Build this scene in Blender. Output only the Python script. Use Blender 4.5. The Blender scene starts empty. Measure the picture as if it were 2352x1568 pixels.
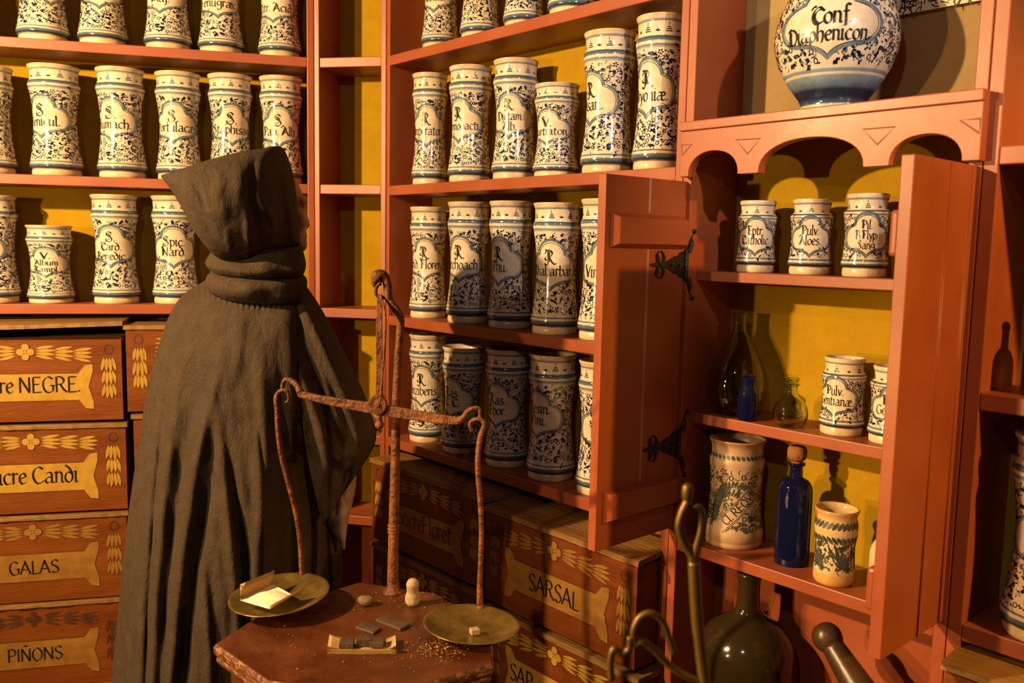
import bpy, bmesh, math, random
from mathutils import Vector, Matrix
SC = bpy.context.scene
COL = SC.collection
PI = math.pi
# ------------------------------------------------------------------ camera
F, PITCH, ROLL, CX, CY, EYE = 2000.0, math.radians(6.3), math.radians(1.13), 1176.0, 784.0, 1.6
_fw = Vector((0, math.cos(PITCH), -math.sin(PITCH)))
_up0 = Vector((0, math.sin(PITCH), math.cos(PITCH)))
_rt0 = Vector((1, 0, 0))
RT = math.cos(ROLL) * _rt0 + math.sin(ROLL) * _up0
UP = -math.sin(ROLL) * _rt0 + math.cos(ROLL) * _up0
CO = Vector((0, 0, EYE))
cam = bpy.data.cameras.new('camera')
cam.sensor_width = 36.0
cam.lens = F * 36.0 / 2352.0
cam.clip_start = 0.05
cam.dof.use_dof = True
cam.dof.focus_distance = 2.05
cam.dof.aperture_fstop = 4.5
co = bpy.data.objects.new('camera', cam)
COL.objects.link(co)
co.matrix_world = Matrix(((RT.x, UP.x, -_fw.x, 0), (RT.y, UP.y, -_fw.y, 0), (RT.z, UP.z, -_fw.z, EYE), (0, 0, 0, 1)))
SC.camera = co
# ------------------------------------------------------------------ world, lights, exposure
SC.view_settings.view_transform = 'Standard'
SC.view_settings.look = 'None'
SC.view_settings.exposure = 0.0
SC.view_settings.gamma = 1.0
SC.view_settings.use_curve_mapping = False
w = bpy.data.worlds.new('dim_room')
w.use_nodes = True
w.node_tree.nodes['Background'].inputs[0].default_value = (1.0, 0.62, 0.36, 1)
w.node_tree.nodes['Background'].inputs[1].default_value = 0.006
SC.world = w


def spot(name, loc, target, power, color, angle=100, radius=0.03, blend=0.6):
    l = bpy.data.lights.new(name, 'SPOT')
    l.energy = power; l.color = color; l.spot_size = math.radians(angle); l.spot_blend = blend
    l.shadow_soft_size = radius
    o = bpy.data.objects.new(name, l); COL.objects.link(o)
    o.location = loc
    o.rotation_euler = (Vector(target) - Vector(loc)).to_track_quat('-Z', 'Y').to_euler()
    return o


spot('warm_spotlight', (-2.07, 0.88, 2.38), (0.0, 2.3, 1.5), 590, (1.0, 0.63, 0.275), 120, 0.035)
spot('warm_spotlight_dim', (-2.0, 0.35, 1.72), (0.0, 2.3, 1.6), 110, (1.0, 0.60, 0.24), 110, 0.03)
spot('warm_spotlight_right', (1.75, -0.05, 2.35), (0.95, 1.42, 1.2), 225, (1.0, 0.52, 0.11), 50, 0.03)
spot('warm_lamp_low', (-2.3, 0.3, 1.35), (0.75, 1.6, 0.85), 210, (1.0, 0.52, 0.15), 26, 0.03, 0.4)
spot('cool_spotlight', (-0.5, -0.4, 2.65), (0.1, 2.2, 1.3), 27, (1.0, 0.82, 0.64), 75, 0.03)
spot('cool_spotlight_right', (1.0, -0.5, 2.8), (0.66, 1.75, 2.15), 180, (1.0, 0.82, 0.66), 28, 0.03)

# ------------------------------------------------------------------ measuring frame


def ray(x, y):
    return _fw + RT * ((x - CX) / F) - UP * ((y - CY) / F)


def at(x, y, d):                     # point seen at (x, y) of the photograph, d metres in front of the viewer
    r = ray(x, y)
    return CO + r * (d / r.y)


def onz(x, y, z):
    r = ray(x, y)
    return CO + r * ((z - EYE) / r.z)


def pix(p):
    v = Vector(p) - CO
    d = v.dot(_fw)
    return CX + F * v.dot(RT) / d, CY - F * v.dot(UP) / d


def hd(h):
    return Vector((math.sin(math.radians(h)), math.cos(math.radians(h)), 0))


class Bay:                           # a straight run of the wall furniture: u along it, w into the wall, z up
    def __init__(s, P, h):
        s.P = Vector((P.x, P.y, 0)); s.h = h; s.x = hd(h); s.y = hd(h - 90)
        s.rot = math.radians(90 - h)

    def uz(s, px, py, w=0.0):
        r = ray(px, py); pl = s.P + s.y * w
        q = CO + r * ((pl - CO).dot(s.y) / r.dot(s.y))
        return (q - s.P).dot(s.x), q.z

    def pt(s, u, w, z):
        return s.P + s.x * u + s.y * w + Vector((0, 0, z))


B = Bay(at(887, 300, 2.8), 138.2)
_c = Bay(B.P, 101.5)
CL = -_c.uz(721.5, 300)[0]
C = Bay(_c.pt(-CL, 0, 0), 101.5)
A = Bay(C.P, 76.0)
DEP = 0.17
# ------------------------------------------------------------------ objects and tags


def tag(o, label=None, cat=None, group=None, kind=None):
    if label: o['label'] = label
    if cat: o['category'] = cat
    if group: o['group'] = group
    if kind: o['kind'] = kind
    return o


def empty(name, loc, rz=0.0, label=None, cat=None, group=None):
    o = bpy.data.objects.new(name, None); COL.objects.link(o)
    o.empty_display_size = 0.05
    o.location = loc; o.rotation_euler = (0, 0, rz)
    return tag(o, label, cat, group)


class MB:
    def __init__(s):
        s.v = []; s.f = []; s.m = []; s.t = None

    def add(s, vs, fs, mi=0):
        o = len(s.v)
        s.v += [tuple(p) for p in vs]
        for f in fs:
            s.f.append([i + o for i in f]); s.m.append(mi)

    def box(s, x0, x1, y0, y1, z0, z1, mi=0):
        s.add([(x0, y0, z0), (x1, y0, z0), (x1, y1, z0), (x0, y1, z0), (x0, y0, z1), (x1, y0, z1), (x1, y1, z1), (x0, y1, z1)],
              [(0, 3, 2, 1), (4, 5, 6, 7), (0, 1, 5, 4), (1, 2, 6, 5), (2, 3, 7, 6), (3, 0, 4, 7)], mi)

    def loft(s, rings, closed=True, cap0=False, cap1=False, mi=0):
        n = len(rings[0]); o = len(s.v)
        for r in rings: s.v += [tuple(p) for p in r]
        for i in range(len(rings) - 1):
            for j in range(n if closed else n - 1):
                k = (j + 1) % n
                s.f.append([o + i * n + j, o + i * n + k, o + (i + 1) * n + k, o + (i + 1) * n + j]); s.m.append(mi)
        if cap0: s.f.append([o + j for j in range(n)][::-1]); s.m.append(mi)
        if cap1: s.f.append([o + (len(rings) - 1) * n + j for j in range(n)]); s.m.append(mi)

    def lathe(s, prof, seg=40, mi=0, cx=0, cy=0, z0=0, cap0=True, cap1=True):
        s.loft([[(cx + r * math.cos(2 * PI * j / seg), cy + r * math.sin(2 * PI * j / seg), z0 + z) for j in range(seg)] for r, z in prof],
               True, cap0, cap1, mi)

    def tube(s, pts, rad, seg=10, mi=0, cap=True):
        P = [Vector(p) for p in pts]; n = len(P)
        R = rad if isinstance(rad, (list, tuple)) else [rad] * n
        rings = []; up = None
        for i in range(n):
            d = (P[min(i + 1, n - 1)] - P[max(i - 1, 0)])
            d = d.normalized() if d.length > 1e-9 else Vector((0, 0, 1))
            if up is None:
                up = Vector((0, 0, 1)) if abs(d.z) < 0.9 else Vector((1, 0, 0))
            a = d.cross(up).normalized(); b = a.cross(d).normalized(); up = b
            rings.append([P[i] + (a * math.cos(2 * PI * j / seg) + b * math.sin(2 * PI * j / seg)) * R[i] for j in range(seg)])
        s.loft(rings, True, cap, cap, mi)

    def build(s, name, mats, parent=None, smooth=True, bevel=0.0, loc=None, rz=None, auto=None):
        me = bpy.data.meshes.new(name)
        me.from_pydata(s.v, [], s.f); me.update()
        if not isinstance(mats, (list, tuple)): mats = [mats]
        for m in mats: me.materials.append(m)
        me.polygons.foreach_set('material_index', s.m)
        me.polygons.foreach_set('use_smooth', [smooth] * len(s.f))
        if auto: 
            me.set_sharp_from_angle(angle=math.radians(auto))
        if s.t is not None:
            at_ = me.attributes.new('tz', 'FLOAT', 'POINT'); at_.data.foreach_set('value', s.t)
        o = bpy.data.objects.new(name, me); COL.objects.link(o)
        if parent: o.parent = parent
        if loc is not None: o.location = loc
        if rz is not None: o.rotation_euler = (0, 0, rz)
        if bevel:
            b = o.modifiers.new('bevel', 'BEVEL'); b.width = bevel; b.segments = 2; b.limit_method = 'ANGLE'
        return o


def crom(pts, n=8, closed=False):
    P = [Vector(p) for p in pts]; out = []; m = len(P)
    for i in range(m if closed else m - 1):
        p1 = P[i]; p2 = P[(i + 1) % m]
        p0 = P[(i - 1) % m] if closed or i > 0 else p1 * 2 - p2
        p3 = P[(i + 2) % m] if closed or i + 2 < m else p2 * 2 - p1
        for k in range(n):
            t = k / n
            out.append(0.5 * ((2 * p1) + (p2 - p0) * t + (2 * p0 - 5 * p1 + 4 * p2 - p3) * t * t + (3 * p1 - p0 - 3 * p2 + p3) * t ** 3))
    if not closed: out.append(P[-1])
    return out


# ------------------------------------------------------------------ materials


ALB = 0.6                            # overall reflectance of the old paint, cloth and glaze


def mat(name, color=(0.5, 0.5, 0.5), rough=0.5, spec=0.5, metal=0.0, k=None):
    color = tuple(c * (ALB if k is None else k) for c in color)
    m = bpy.data.materials.new(name); m.use_nodes = True
    b = m.node_tree.nodes['Principled BSDF']
    b.inputs['Base Color'].default_value = (*color, 1)
    b.inputs['Roughness'].default_value = rough
    b.inputs['Specular IOR Level'].default_value = spec
    b.inputs['Metallic'].default_value = metal
    return m, m.node_tree, b


def N(nt, typ, **kw):
    n = nt.nodes.new(typ)
    for k, v in kw.items():
        if k == 'inp':
            for a, c in v.items(): n.inputs[a].default_value = c
        else: setattr(n, k, v)
    return n


def ramp(nt, stops, interp='LINEAR', k=None):
    stops = [(p, tuple(q * (ALB if k is None else k) for q in c)) for p, c in stops]
    r = nt.nodes.new('ShaderNodeValToRGB'); e = r.color_ramp.elements
    r.color_ramp.interpolation = interp
    while len(e) < len(stops): e.new(0.5)
    for i, (p, c) in enumerate(stops):
        e[i].position = p; e[i].color = (*c, 1)
    return r


def noisy(name, c1, c2, scale=8, rough=0.5, spec=0.4, bump=0.0, bscale=60, stretch=(1, 1, 1), detail=5, metal=0.0, lo=0.35, hi=0.65, rvar=0.0):
    m, nt, b = mat(name, c1, rough, spec, metal)
    tc = N(nt, 'ShaderNodeTexCoord'); mp = N(nt, 'ShaderNodeMapping')
    mp.inputs['Scale'].default_value = stretch
    nt.links.new(tc.outputs['Object'], mp.inputs['Vector'])
    no = N(nt, 'ShaderNodeTexNoise', inp={'Scale': scale, 'Detail': detail, 'Roughness': 0.6})
    nt.links.new(mp.outputs[0], no.inputs['Vector'])
    r = ramp(nt, [(lo, c1), (hi, c2)])
    nt.links.new(no.outputs['Fac'], r.inputs[0]); nt.links.new(r.outputs[0], b.inputs['Base Color'])
    if rvar:
        mr = N(nt, 'ShaderNodeMapRange', inp={1: 0.3, 2: 0.7, 3: rough - rvar, 4: rough + rvar})
        nt.links.new(no.outputs['Fac'], mr.inputs[0]); nt.links.new(mr.outputs[0], b.inputs['Roughness'])
    if bump:
        n2 = N(nt, 'ShaderNodeTexNoise', inp={'Scale': bscale, 'Detail': 4})
        nt.links.new(mp.outputs[0], n2.inputs['Vector'])
        bp = N(nt, 'ShaderNodeBump', inp={'Strength': bump, 'Distance': 0.01})
        nt.links.new(n2.outputs['Fac'], bp.inputs['Height']); nt.links.new(bp.outputs[0], b.inputs['Normal'])
    return m


def fabric(name, c1, c2, scale, bump=0.35, wr=0.0):
    m, nt, b = mat(name, c1, 0.9, 0.12)
    tc = N(nt, 'ShaderNodeTexCoord')
    w1 = N(nt, 'ShaderNodeTexWave', bands_direction='X', inp={'Scale': scale, 'Distortion': 1.2, 'Detail': 2})
    w2 = N(nt, 'ShaderNodeTexWave', bands_direction='Z', inp={'Scale': scale, 'Distortion': 1.2, 'Detail': 2})
    for q in (w1, w2): nt.links.new(tc.outputs['Object'], q.inputs['Vector'])
    mx = N(nt, 'ShaderNodeMath', operation='ADD')
    nt.links.new(w1.outputs['Fac'], mx.inputs[0]); nt.links.new(w2.outputs['Fac'], mx.inputs[1])
    no = N(nt, 'ShaderNodeTexNoise', inp={'Scale': 14, 'Detail': 8, 'Roughness': 0.7})
    nt.links.new(tc.outputs['Object'], no.inputs['Vector'])
    a2 = N(nt, 'ShaderNodeMath', operation='MULTIPLY_ADD', inp={1: 0.16, 2: -0.16})
    nt.links.new(mx.outputs[0], a2.inputs[0])
    a3 = N(nt, 'ShaderNodeMath', operation='ADD')
    nt.links.new(a2.outputs[0], a3.inputs[0]); nt.links.new(no.outputs['Fac'], a3.inputs[1])
    r = ramp(nt, [(0.3, c1), (0.7, c2)])
    nt.links.new(a3.outputs[0], r.inputs[0]); nt.links.new(r.outputs[0], b.inputs['Base Color'])
    h = mx
    bp = N(nt, 'ShaderNodeBump', inp={'Strength': bump, 'Distance': 0.002})
    nt.links.new(mx.outputs[0], bp.inputs['Height'])
    if wr:
        n3 = N(nt, 'ShaderNodeTexNoise', inp={'Scale': 9, 'Detail': 3, 'Distortion': 0.8})
        nt.links.new(tc.outputs['Object'], n3.inputs['Vector'])
        b2 = N(nt, 'ShaderNodeBump', inp={'Strength': wr, 'Distance': 0.03})
        nt.links.new(n3.outputs['Fac'], b2.inputs['Height']); nt.links.new(bp.outputs[0], b2.inputs['Normal'])
        bp = b2
    nt.links.new(bp.outputs[0], b.inputs['Normal'])
    return m


def wool(name, c1, c2):
    m, nt, b = mat(name, c1, 0.92, 0.10)
    tc = N(nt, 'ShaderNodeTexCoord')
    mp = N(nt, 'ShaderNodeMapping'); mp.inputs['Scale'].default_value = (1, 1, .35)
    nt.links.new(tc.outputs['Object'], mp.inputs['Vector'])
    no = N(nt, 'ShaderNodeTexNoise', inp={'Scale': 520, 'Detail': 3, 'Roughness': 0.8})
    n2 = N(nt, 'ShaderNodeTexNoise', inp={'Scale': 22, 'Detail': 6, 'Roughness': 0.65})
    nt.links.new(mp.outputs[0], no.inputs['Vector']); nt.links.new(tc.outputs['Object'], n2.inputs['Vector'])
    ad = N(nt, 'ShaderNodeMath', operation='MULTIPLY_ADD', inp={1: 0.45})
    nt.links.new(n2.outputs['Fac'], ad.inputs[0]); nt.links.new(no.outputs['Fac'], ad.inputs[2])
    r = ramp(nt, [(0.52, c1), (0.94, c2)])
    nt.links.new(ad.outputs[0], r.inputs[0]); nt.links.new(r.outputs[0], b.inputs['Base Color'])
    b1 = N(nt, 'ShaderNodeBump', inp={'Strength': 0.35, 'Distance': 0.002})
    nt.links.new(no.outputs['Fac'], b1.inputs['Height'])
    mp2 = N(nt, 'ShaderNodeMapping'); mp2.inputs['Scale'].default_value = (1.6, 1.6, .55); mp2.inputs['Rotation'].default_value = (0, .25, 0)
    nt.links.new(tc.outputs['Object'], mp2.inputs['Vector'])
    n3 = N(nt, 'ShaderNodeTexNoise', inp={'Scale': 13, 'Detail': 4, 'Roughness': 0.55, 'Distortion': 1.6})
    nt.links.new(mp2.outputs[0], n3.inputs['Vector'])
    b2 = N(nt, 'ShaderNodeBump', inp={'Strength': 0.30, 'Distance': 0.025})
    nt.links.new(n3.outputs['Fac'], b2.inputs['Height']); nt.links.new(b1.outputs[0], b2.inputs['Normal'])
    nt.links.new(b2.outputs[0], b.inputs['Normal'])
    return m


M = {}
M['paint'] = noisy('terracotta_paint', (0.39, 0.088, 0.031), (0.46, 0.115, 0.042), 5, 0.42, 0.45, 0.018, 90, rvar=0.05)
M['paint_groove'] = noisy('groove_paint', (0.20, 0.05, 0.03), (0.26, 0.07, 0.04), 9, 0.6, 0.3)
M['groove_pale'] = noisy('pale_groove', (0.50, 0.27, 0.22), (0.58, 0.33, 0.27), 9, 0.35, 0.5)
M['mustard'] = fabric('mustard_cloth', (0.50, 0.295, 0.008), (0.61, 0.385, 0.014), 130)
M['beige'] = fabric('beige_cloth', (0.50, 0.34, 0.15), (0.58, 0.41, 0.20), 130)
M['cobalt'] = noisy('cobalt_paint', (0.006, 0.012, 0.045), (0.014, 0.034, 0.12), 60, 0.13, 0.5)
M['blue'] = noisy('blue_wash', (0.12, 0.175, 0.25), (0.24, 0.32, 0.40), 40, 0.13, 0.5)
M['ink'] = noisy('ink', (0.012, 0.011, 0.014), (0.035, 0.03, 0.035), 60, 0.25, 0.4)
M['iron'] = noisy('rusted_iron', (0.10, 0.028, 0.008), (0.30, 0.098, 0.024), 45, 0.62, 0.4, 0.5, 120, metal=0.1, rvar=0.12)
M['black_iron'] = noisy('black_iron', (0.008, 0.007, 0.007), (0.02, 0.017, 0.015), 40, 0.5, 0.4, 0.3, 90)
M['brass'] = noisy('tarnished_brass', (0.30, 0.19, 0.045), (0.48, 0.33, 0.10), 22, 0.38, 0.5, 0.12, 60, metal=0.75, rvar=0.1)
M['old_brass'] = noisy('dull_gold_brass', (0.17, 0.10, 0.02), (0.27, 0.165, 0.034), 12, 0.42, 0.5, 0.05, 60, metal=0.6)
M['boxred'] = noisy('worn_red_box_paint', (0.19, 0.047, 0.005), (0.29, 0.080, 0.009), 7, 0.5, 0.22, 0.15, 60, stretch=(0.5, 1, 3), rvar=0.08)
M['boxdark'] = noisy('dark_red_box_paint', (0.16, 0.037, 0.006), (0.25, 0.062, 0.009), 7, 0.45, 0.3, 0.15, 60, stretch=(0.5, 1, 3), rvar=0.08)
M['boxwood'] = noisy('bare_box_wood', (0.22, 0.105, 0.02), (0.36, 0.185, 0.04), 5, 0.6, 0.35, 0.4, 30, stretch=(0.35, 4, 4))
M['gold'] = noisy('gold_paint', (0.50, 0.27, 0.022), (0.66, 0.39, 0.045), 25, 0.5, 0.4)
M['gold_faded'] = noisy('faded_gold_paint', (0.30, 0.13, 0.018), (0.43, 0.21, 0.03), 18, 0.55, 0.35)
M['outline'] = noisy('brown_outline', (0.07, 0.025, 0.01), (0.13, 0.045, 0.015), 30, 0.55, 0.3)
M['shadow_wood'] = noisy('dark_inner_wood', (0.06, 0.025, 0.012), (0.10, 0.04, 0.018), 8, 0.8, 0.2)
M['cloak'] = wool('dark_brown_wool', (0.046, 0.032, 0.021), (0.105, 0.074, 0.049))
M['pale_cloth'] = fabric('pale_grey_linen', (0.36, 0.26, 0.21), (0.46, 0.34, 0.28), 200, 0.3, 0.2)
M['robe'] = fabric('black_robe', (0.02, 0.014, 0.010), (0.035, 0.025, 0.018), 200, 0.3, 0.2)
M['skin'] = noisy('mannequin_skin', (0.50, 0.24, 0.16), (0.56, 0.28, 0.19), 6, 0.5, 0.35)
M['table'] = noisy('worn_table_paint', (0.070, 0.017, 0.005), (0.15, 0.043, 0.011), 9, 0.38, 0.5, 0.2, 40, rvar=0.12)
M['table_edge'] = noisy('rubbed_table_edge', (0.11, 0.028, 0.008), (0.40, 0.20, 0.075), 60, 0.5, 0.4, 0.5, 90, lo=0.5, hi=0.66, stretch=(1, 1, 2.5))
M['paper'] = noisy('old_paper', (0.90, 0.62, 0.27), (1.1, 0.80, 0.40), 14, 0.8, 0.2, 0.1, 40)
M['white_paper'] = noisy('white_paper_and_powder', (1.25, 1.1, 0.85), (1.35, 1.2, 0.95), 60, 0.85, 0.15, 0.2, 90)
for _n in ('paper', 'white_paper'):
    _t = M[_n].node_tree; _b = _t.nodes['Principled BSDF']; _tr = _t.nodes.new('ShaderNodeBsdfTranslucent'); _mx = _t.nodes.new('ShaderNodeMixShader')
    _mx.inputs[0].default_value = 0.5 if _n == 'paper' else 0.15
    for _l in list(_t.links):
        if _l.to_socket == _b.inputs['Base Color']: _t.links.new(_l.from_socket, _tr.inputs[0])
    _t.links.new(_b.outputs[0], _mx.inputs[1]); _t.links.new(_tr.outputs[0], _mx.inputs[2])
    _t.links.new(_mx.outputs[0], _t.nodes['Material Output'].inputs[0])
M['slate'] = noisy('dark_slab', (0.065, 0.04, 0.026), (0.12, 0.075, 0.05), 30, 0.6, 0.3, 0.2, 60)
M['stone'] = noisy('pale_stone', (0.40, 0.30, 0.19), (0.56, 0.44, 0.30), 40, 0.8, 0.25, 0.5, 50)
M['pebble'] = noisy('brown_pebble', (0.20, 0.12, 0.07), (0.32, 0.21, 0.13), 40, 0.7, 0.25, 0.4, 50)
M['crumbs'] = noisy('crumbs', (0.30, 0.18, 0.07), (0.62, 0.42, 0.20), 60, 0.8, 0.2)
M['pestle'] = noisy('dark_polished_wood', (0.045, 0.022, 0.010), (0.10, 0.05, 0.022), 6, 0.35, 0.5, 0.1, 40, stretch=(1, 1, 0.3))
M['cork'] = noisy('cork', (0.30, 0.13, 0.045), (0.44, 0.21, 0.08), 40, 0.8, 0.2, 0.5, 60)
M['floor'] = noisy('brown_floor', (0.10, 0.05, 0.03), (0.16, 0.08, 0.045), 4, 0.6, 0.3)
M['wall'] = noisy('dark_plaster', (0.12, 0.065, 0.035), (0.16, 0.09, 0.05), 5, 0.9, 0.2)


def glass(name, color, rough=0.03, body=0.0):
    m, nt, b = mat(name, color, rough, 0.5, k=1)
    b.inputs['Transmission Weight'].default_value = 1.0 - body
    b.inputs['IOR'].default_value = 1.45
    tc = N(nt, 'ShaderNodeTexCoord')
    no = N(nt, 'ShaderNodeTexNoise', inp={'Scale': 18, 'Detail': 2})
    bp = N(nt, 'ShaderNodeBump', inp={'Strength': 0.15, 'Distance': 0.01})
    nt.links.new(tc.outputs['Object'], no.inputs['Vector']); nt.links.new(no.outputs['Fac'], bp.inputs['Height'])
    nt.links.new(bp.outputs[0], b.inputs['Normal'])
    return m


M['green_glass'] = glass('olive_green_glass', (0.74, 0.74, 0.36), 0.03, 0.0)
M['pale_green_glass'] = glass('pale_green_glass', (0.80, 0.89, 0.66), 0.03)
M['blue_glass'] = glass('cobalt_blue_glass', (0.07, 0.11, 0.55), 0.04, 0.04)
M['demijohn'] = glass('dusty_dark_green_glass', (0.17, 0.115, 0.035), 0.12, 0.16)


def glaze(name, stops, base=(0.74, 0.63, 0.47), ragged=0.012, rough=0.12):
    """tin glaze with horizontal bands: stops are (height fraction, colour)"""
    m, nt, b = mat(name, base, rough, 0.55, k=.88)
    a = N(nt, 'ShaderNodeAttribute', attribute_name='tz')
    tc = N(nt, 'ShaderNodeTexCoord')
    no = N(nt, 'ShaderNodeTexNoise', inp={'Scale': 55, 'Detail': 5, 'Roughness': 0.65})
    nt.links.new(tc.outputs['Object'], no.inputs['Vector'])
    oi = N(nt, 'ShaderNodeObjectInfo')
    ma = N(nt, 'ShaderNodeMath', operation='MULTIPLY_ADD', inp={1: ragged, 2: -ragged * 0.5})
    nt.links.new(no.outputs['Fac'], ma.inputs[0])
    ad = N(nt, 'ShaderNodeMath', operation='ADD')
    nt.links.new(a.outputs['Fac'], ad.inputs[0]); nt.links.new(ma.outputs[0], ad.inputs[1])
    r = ramp(nt, stops, k=.88)
    nt.links.new(ad.outputs[0], r.inputs[0])
    # worn stains: large soft blotches plus small pits
    n2 = N(nt, 'ShaderNodeTexNoise', inp={'Scale': 16, 'Detail': 6, 'Roughness': 0.7})
    nt.links.new(tc.outputs['Object'], n2.inputs['Vector'])
    r2 = ramp(nt, [(0.42, (1, 1, 1)), (0.74, (0.80, 0.68, 0.52))], k=1)
    nt.links.new(n2.outputs['Fac'], r2.inputs[0])
    mx = N(nt, 'ShaderNodeMix', data_type='RGBA', blend_type='MULTIPLY'); mx.inputs[0].default_value = 1
    nt.links.new(r.outputs[0], mx.inputs[6]); nt.links.new(r2.outputs[0], mx.inputs[7])
    nt.links.new(mx.outputs[2], b.inputs['Base Color'])
    n3 = N(nt, 'ShaderNodeTexNoise', inp={'Scale': 30, 'Detail': 2})
    nt.links.new(tc.outputs['Object'], n3.inputs['Vector'])
    bp = N(nt, 'ShaderNodeBump', inp={'Strength': 0.12, 'Distance': 0.01})
    nt.links.new(n3.outputs['Fac'], bp.inputs['Height']); nt.links.new(bp.outputs[0], b.inputs['Normal'])
    return m


WH = (0.73, 0.63, 0.51); CR = (0.68, 0.53, 0.34); DB = (0.014, 0.026, 0.07); MBL = (0.10, 0.145, 0.20); LB = (0.36, 0.38, 0.37)
M['glaze'] = glaze('tin_glaze_blue_bands', [
    (0.0, CR), (0.058, (0.60, 0.42, 0.24)), (0.068, DB), (0.083, (0.05, 0.08, 0.14)), (0.092, MBL), (0.104, MBL), (0.109, WH), (0.121, WH),
    (0.124, (0.08, 0.13, 0.2)), (0.131, (0.08, 0.13, 0.2)), (0.136, WH), (0.775, WH), (0.785, LB), (0.802, MBL), (0.806, WH), (0.822, WH),
    (0.826, MBL), (0.842, MBL), (0.846, (0.04, 0.07, 0.13)), (0.853, (0.04, 0.07, 0.13)), (0.857, WH), (0.945, WH), (0.95, MBL), (0.962, LB),
    (0.968, WH), (0.985, CR)])
M['glaze_foot'] = noisy('bare_glaze_foot', (0.98, 0.78, 0.53), (0.80, 0.54, 0.30), 28, 0.32, 0.45, 0.2, 40, lo=0.42, hi=0.68)
M['glaze_small'] = glaze('tin_glaze_small_jar', [
    (0.0, CR), (0.105, (0.62, 0.46, 0.28)), (0.118, DB), (0.135, DB), (0.15, MBL), (0.16, MBL), (0.165, WH), (0.185, WH), (0.19, MBL),
    (0.21, MBL), (0.215, WH), (0.735, WH), (0.742, MBL), (0.758, LB), (0.765, WH), (0.775, WH), (0.78, MBL), (0.796, DB), (0.80, WH),
    (0.92, WH), (0.925, MBL), (0.945, LB), (0.952, WH), (0.985, CR)])
M['vase_glaze'] = glaze('tin_glaze_vase', [
    (0.0, CR), (0.028, (0.66, 0.50, 0.32)), (0.036, (0.05, 0.09, 0.2)), (0.07, DB), (0.115, DB), (0.135, (0.10, 0.17, 0.29)), (0.17, (0.18, 0.28, 0.42)),
    (0.193, (0.22, 0.34, 0.48)), (0.197, WH), (0.208, WH), (0.212, (0.18, 0.28, 0.42)), (0.228, (0.22, 0.33, 0.46)), (0.234, WH), (0.80, WH), (0.81, MBL),
    (0.83, MBL), (0.835, WH), (1.0, WH)], (0.78, 0.72, 0.64), 0.006)
M['majolica'] = glaze('buff_majolica', [
    (0.0, (0.40, 0.25, 0.14)), (0.1, (0.44, 0.29, 0.18)), (0.16, (0.52, 0.39, 0.27)), (0.93, (0.50, 0.37, 0.26)), (0.97, (0.40, 0.22, 0.11)), (1.0, (0.38, 0.20, 0.09))], ragged=0.03, rough=0.38)
M['leaf_paint'] = noisy('grey_green_leaf_paint', (0.05, 0.06, 0.055), (0.12, 0.135, 0.12), 50, 0.35, 0.4)
M['majolica_yellow'] = glaze('yellow_majolica', [
    (0.0, (0.62, 0.38, 0.12)), (0.14, (0.64, 0.40, 0.14)), (0.18, (0.68, 0.53, 0.32)), (0.72, (0.66, 0.5, 0.28)), (0.9, (0.64, 0.46, 0.24)), (1.0, (0.56, 0.30, 0.09))], ragged=0.03, rough=0.16)
# ------------------------------------------------------------------ lettering: broad-nib strokes
G = {}


def g(ch, adv, *strokes):
    G[ch] = (adv, strokes)


g('a', .86, [(.15, .85), (.42, 1), (.62, .8), (.62, .12), (.82, .02)], [(.62, .55), (.28, .52), (.08, .26), (.25, 0), (.62, .2)])
g('b', .8, [(.12, 1.6), (.12, .1)], [(.12, .08), (.4, -.02), (.68, .3), (.64, .82), (.4, 1), (.12, .8)])
g('c', .7, [(.62, .85), (.4, 1), (.12, .75), (.1, .3), (.32, 0), (.64, .14)])
g('d', .82, [(.12, 1.62), (.45, 1.3), (.68, .8), (.66, .25), (.4, 0), (.12, .22), (.12, .68), (.36, .96), (.66, .8)])
g('e', .7, [(.12, .5), (.56, .64), (.54, .88), (.36, 1), (.12, .75), (.1, .3), (.32, 0), (.64, .15)])
g('f', .55, [(.66, 1.5), (.44, 1.66), (.28, 1.4), (.26, -.3)], [(.05, 1), (.55, 1)])
g('g', .8, [(.66, .9), (.36, 1), (.1, .75), (.12, .38), (.4, .28), (.66, .5)], [(.66, .98), (.66, -.2), (.4, -.55), (.08, -.42)])
g('h', .82, [(.12, 1.62), (.12, 0)], [(.12, .75), (.4, 1), (.64, .8), (.62, .2), (.5, -.15)])
g('i', .4, [(.02, .92), (.15, 1), (.15, .1), (.34, .02)], [(.12, 1.36), (.22, 1.42)])
g('j', .4, [(.05, .95), (.18, 1), (.18, -.3), (-.05, -.5)], [(.12, 1.36), (.22, 1.42)])
g('l', .38, [(.02, 1.5), (.13, 1.6), (.13, .1), (.32, .02)])
g('m', 1.14, [(.02, .92), (.13, 1), (.13, 0)], [(.13, .8), (.36, 1), (.53, .8), (.53, 0)], [(.53, .8), (.76, 1), (.93, .8), (.93, .1), (1.1, .02)])
g('n', .8, [(.02, .92), (.13, 1), (.13, 0)], [(.13, .8), (.38, 1), (.6, .8), (.6, .1), (.78, .02)])
g('o', .78, [(.4, 1), (.12, .75), (.12, .25), (.38, 0), (.66, .25), (.66, .75), (.4, 1)])
g('p', .8, [(.03, .92), (.15, 1), (.15, -.6)], [(.15, .8), (.42, 1), (.68, .7), (.66, .25), (.42, 0), (.15, .15)])
g('q', .8, [(.66, .95), (.66, -.6)], [(.66, .8), (.4, 1), (.12, .7), (.14, .25), (.4, 0), (.66, .2)])
g('r', .56, [(.02, .92), (.13, 1), (.13, 0)], [(.13, .75), (.32, 1), (.54, .9)])
g('s', .64, [(.56, .88), (.34, 1), (.12, .8), (.26, .55), (.5, .42), (.55, .15), (.3, 0), (.05, .14)])
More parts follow.
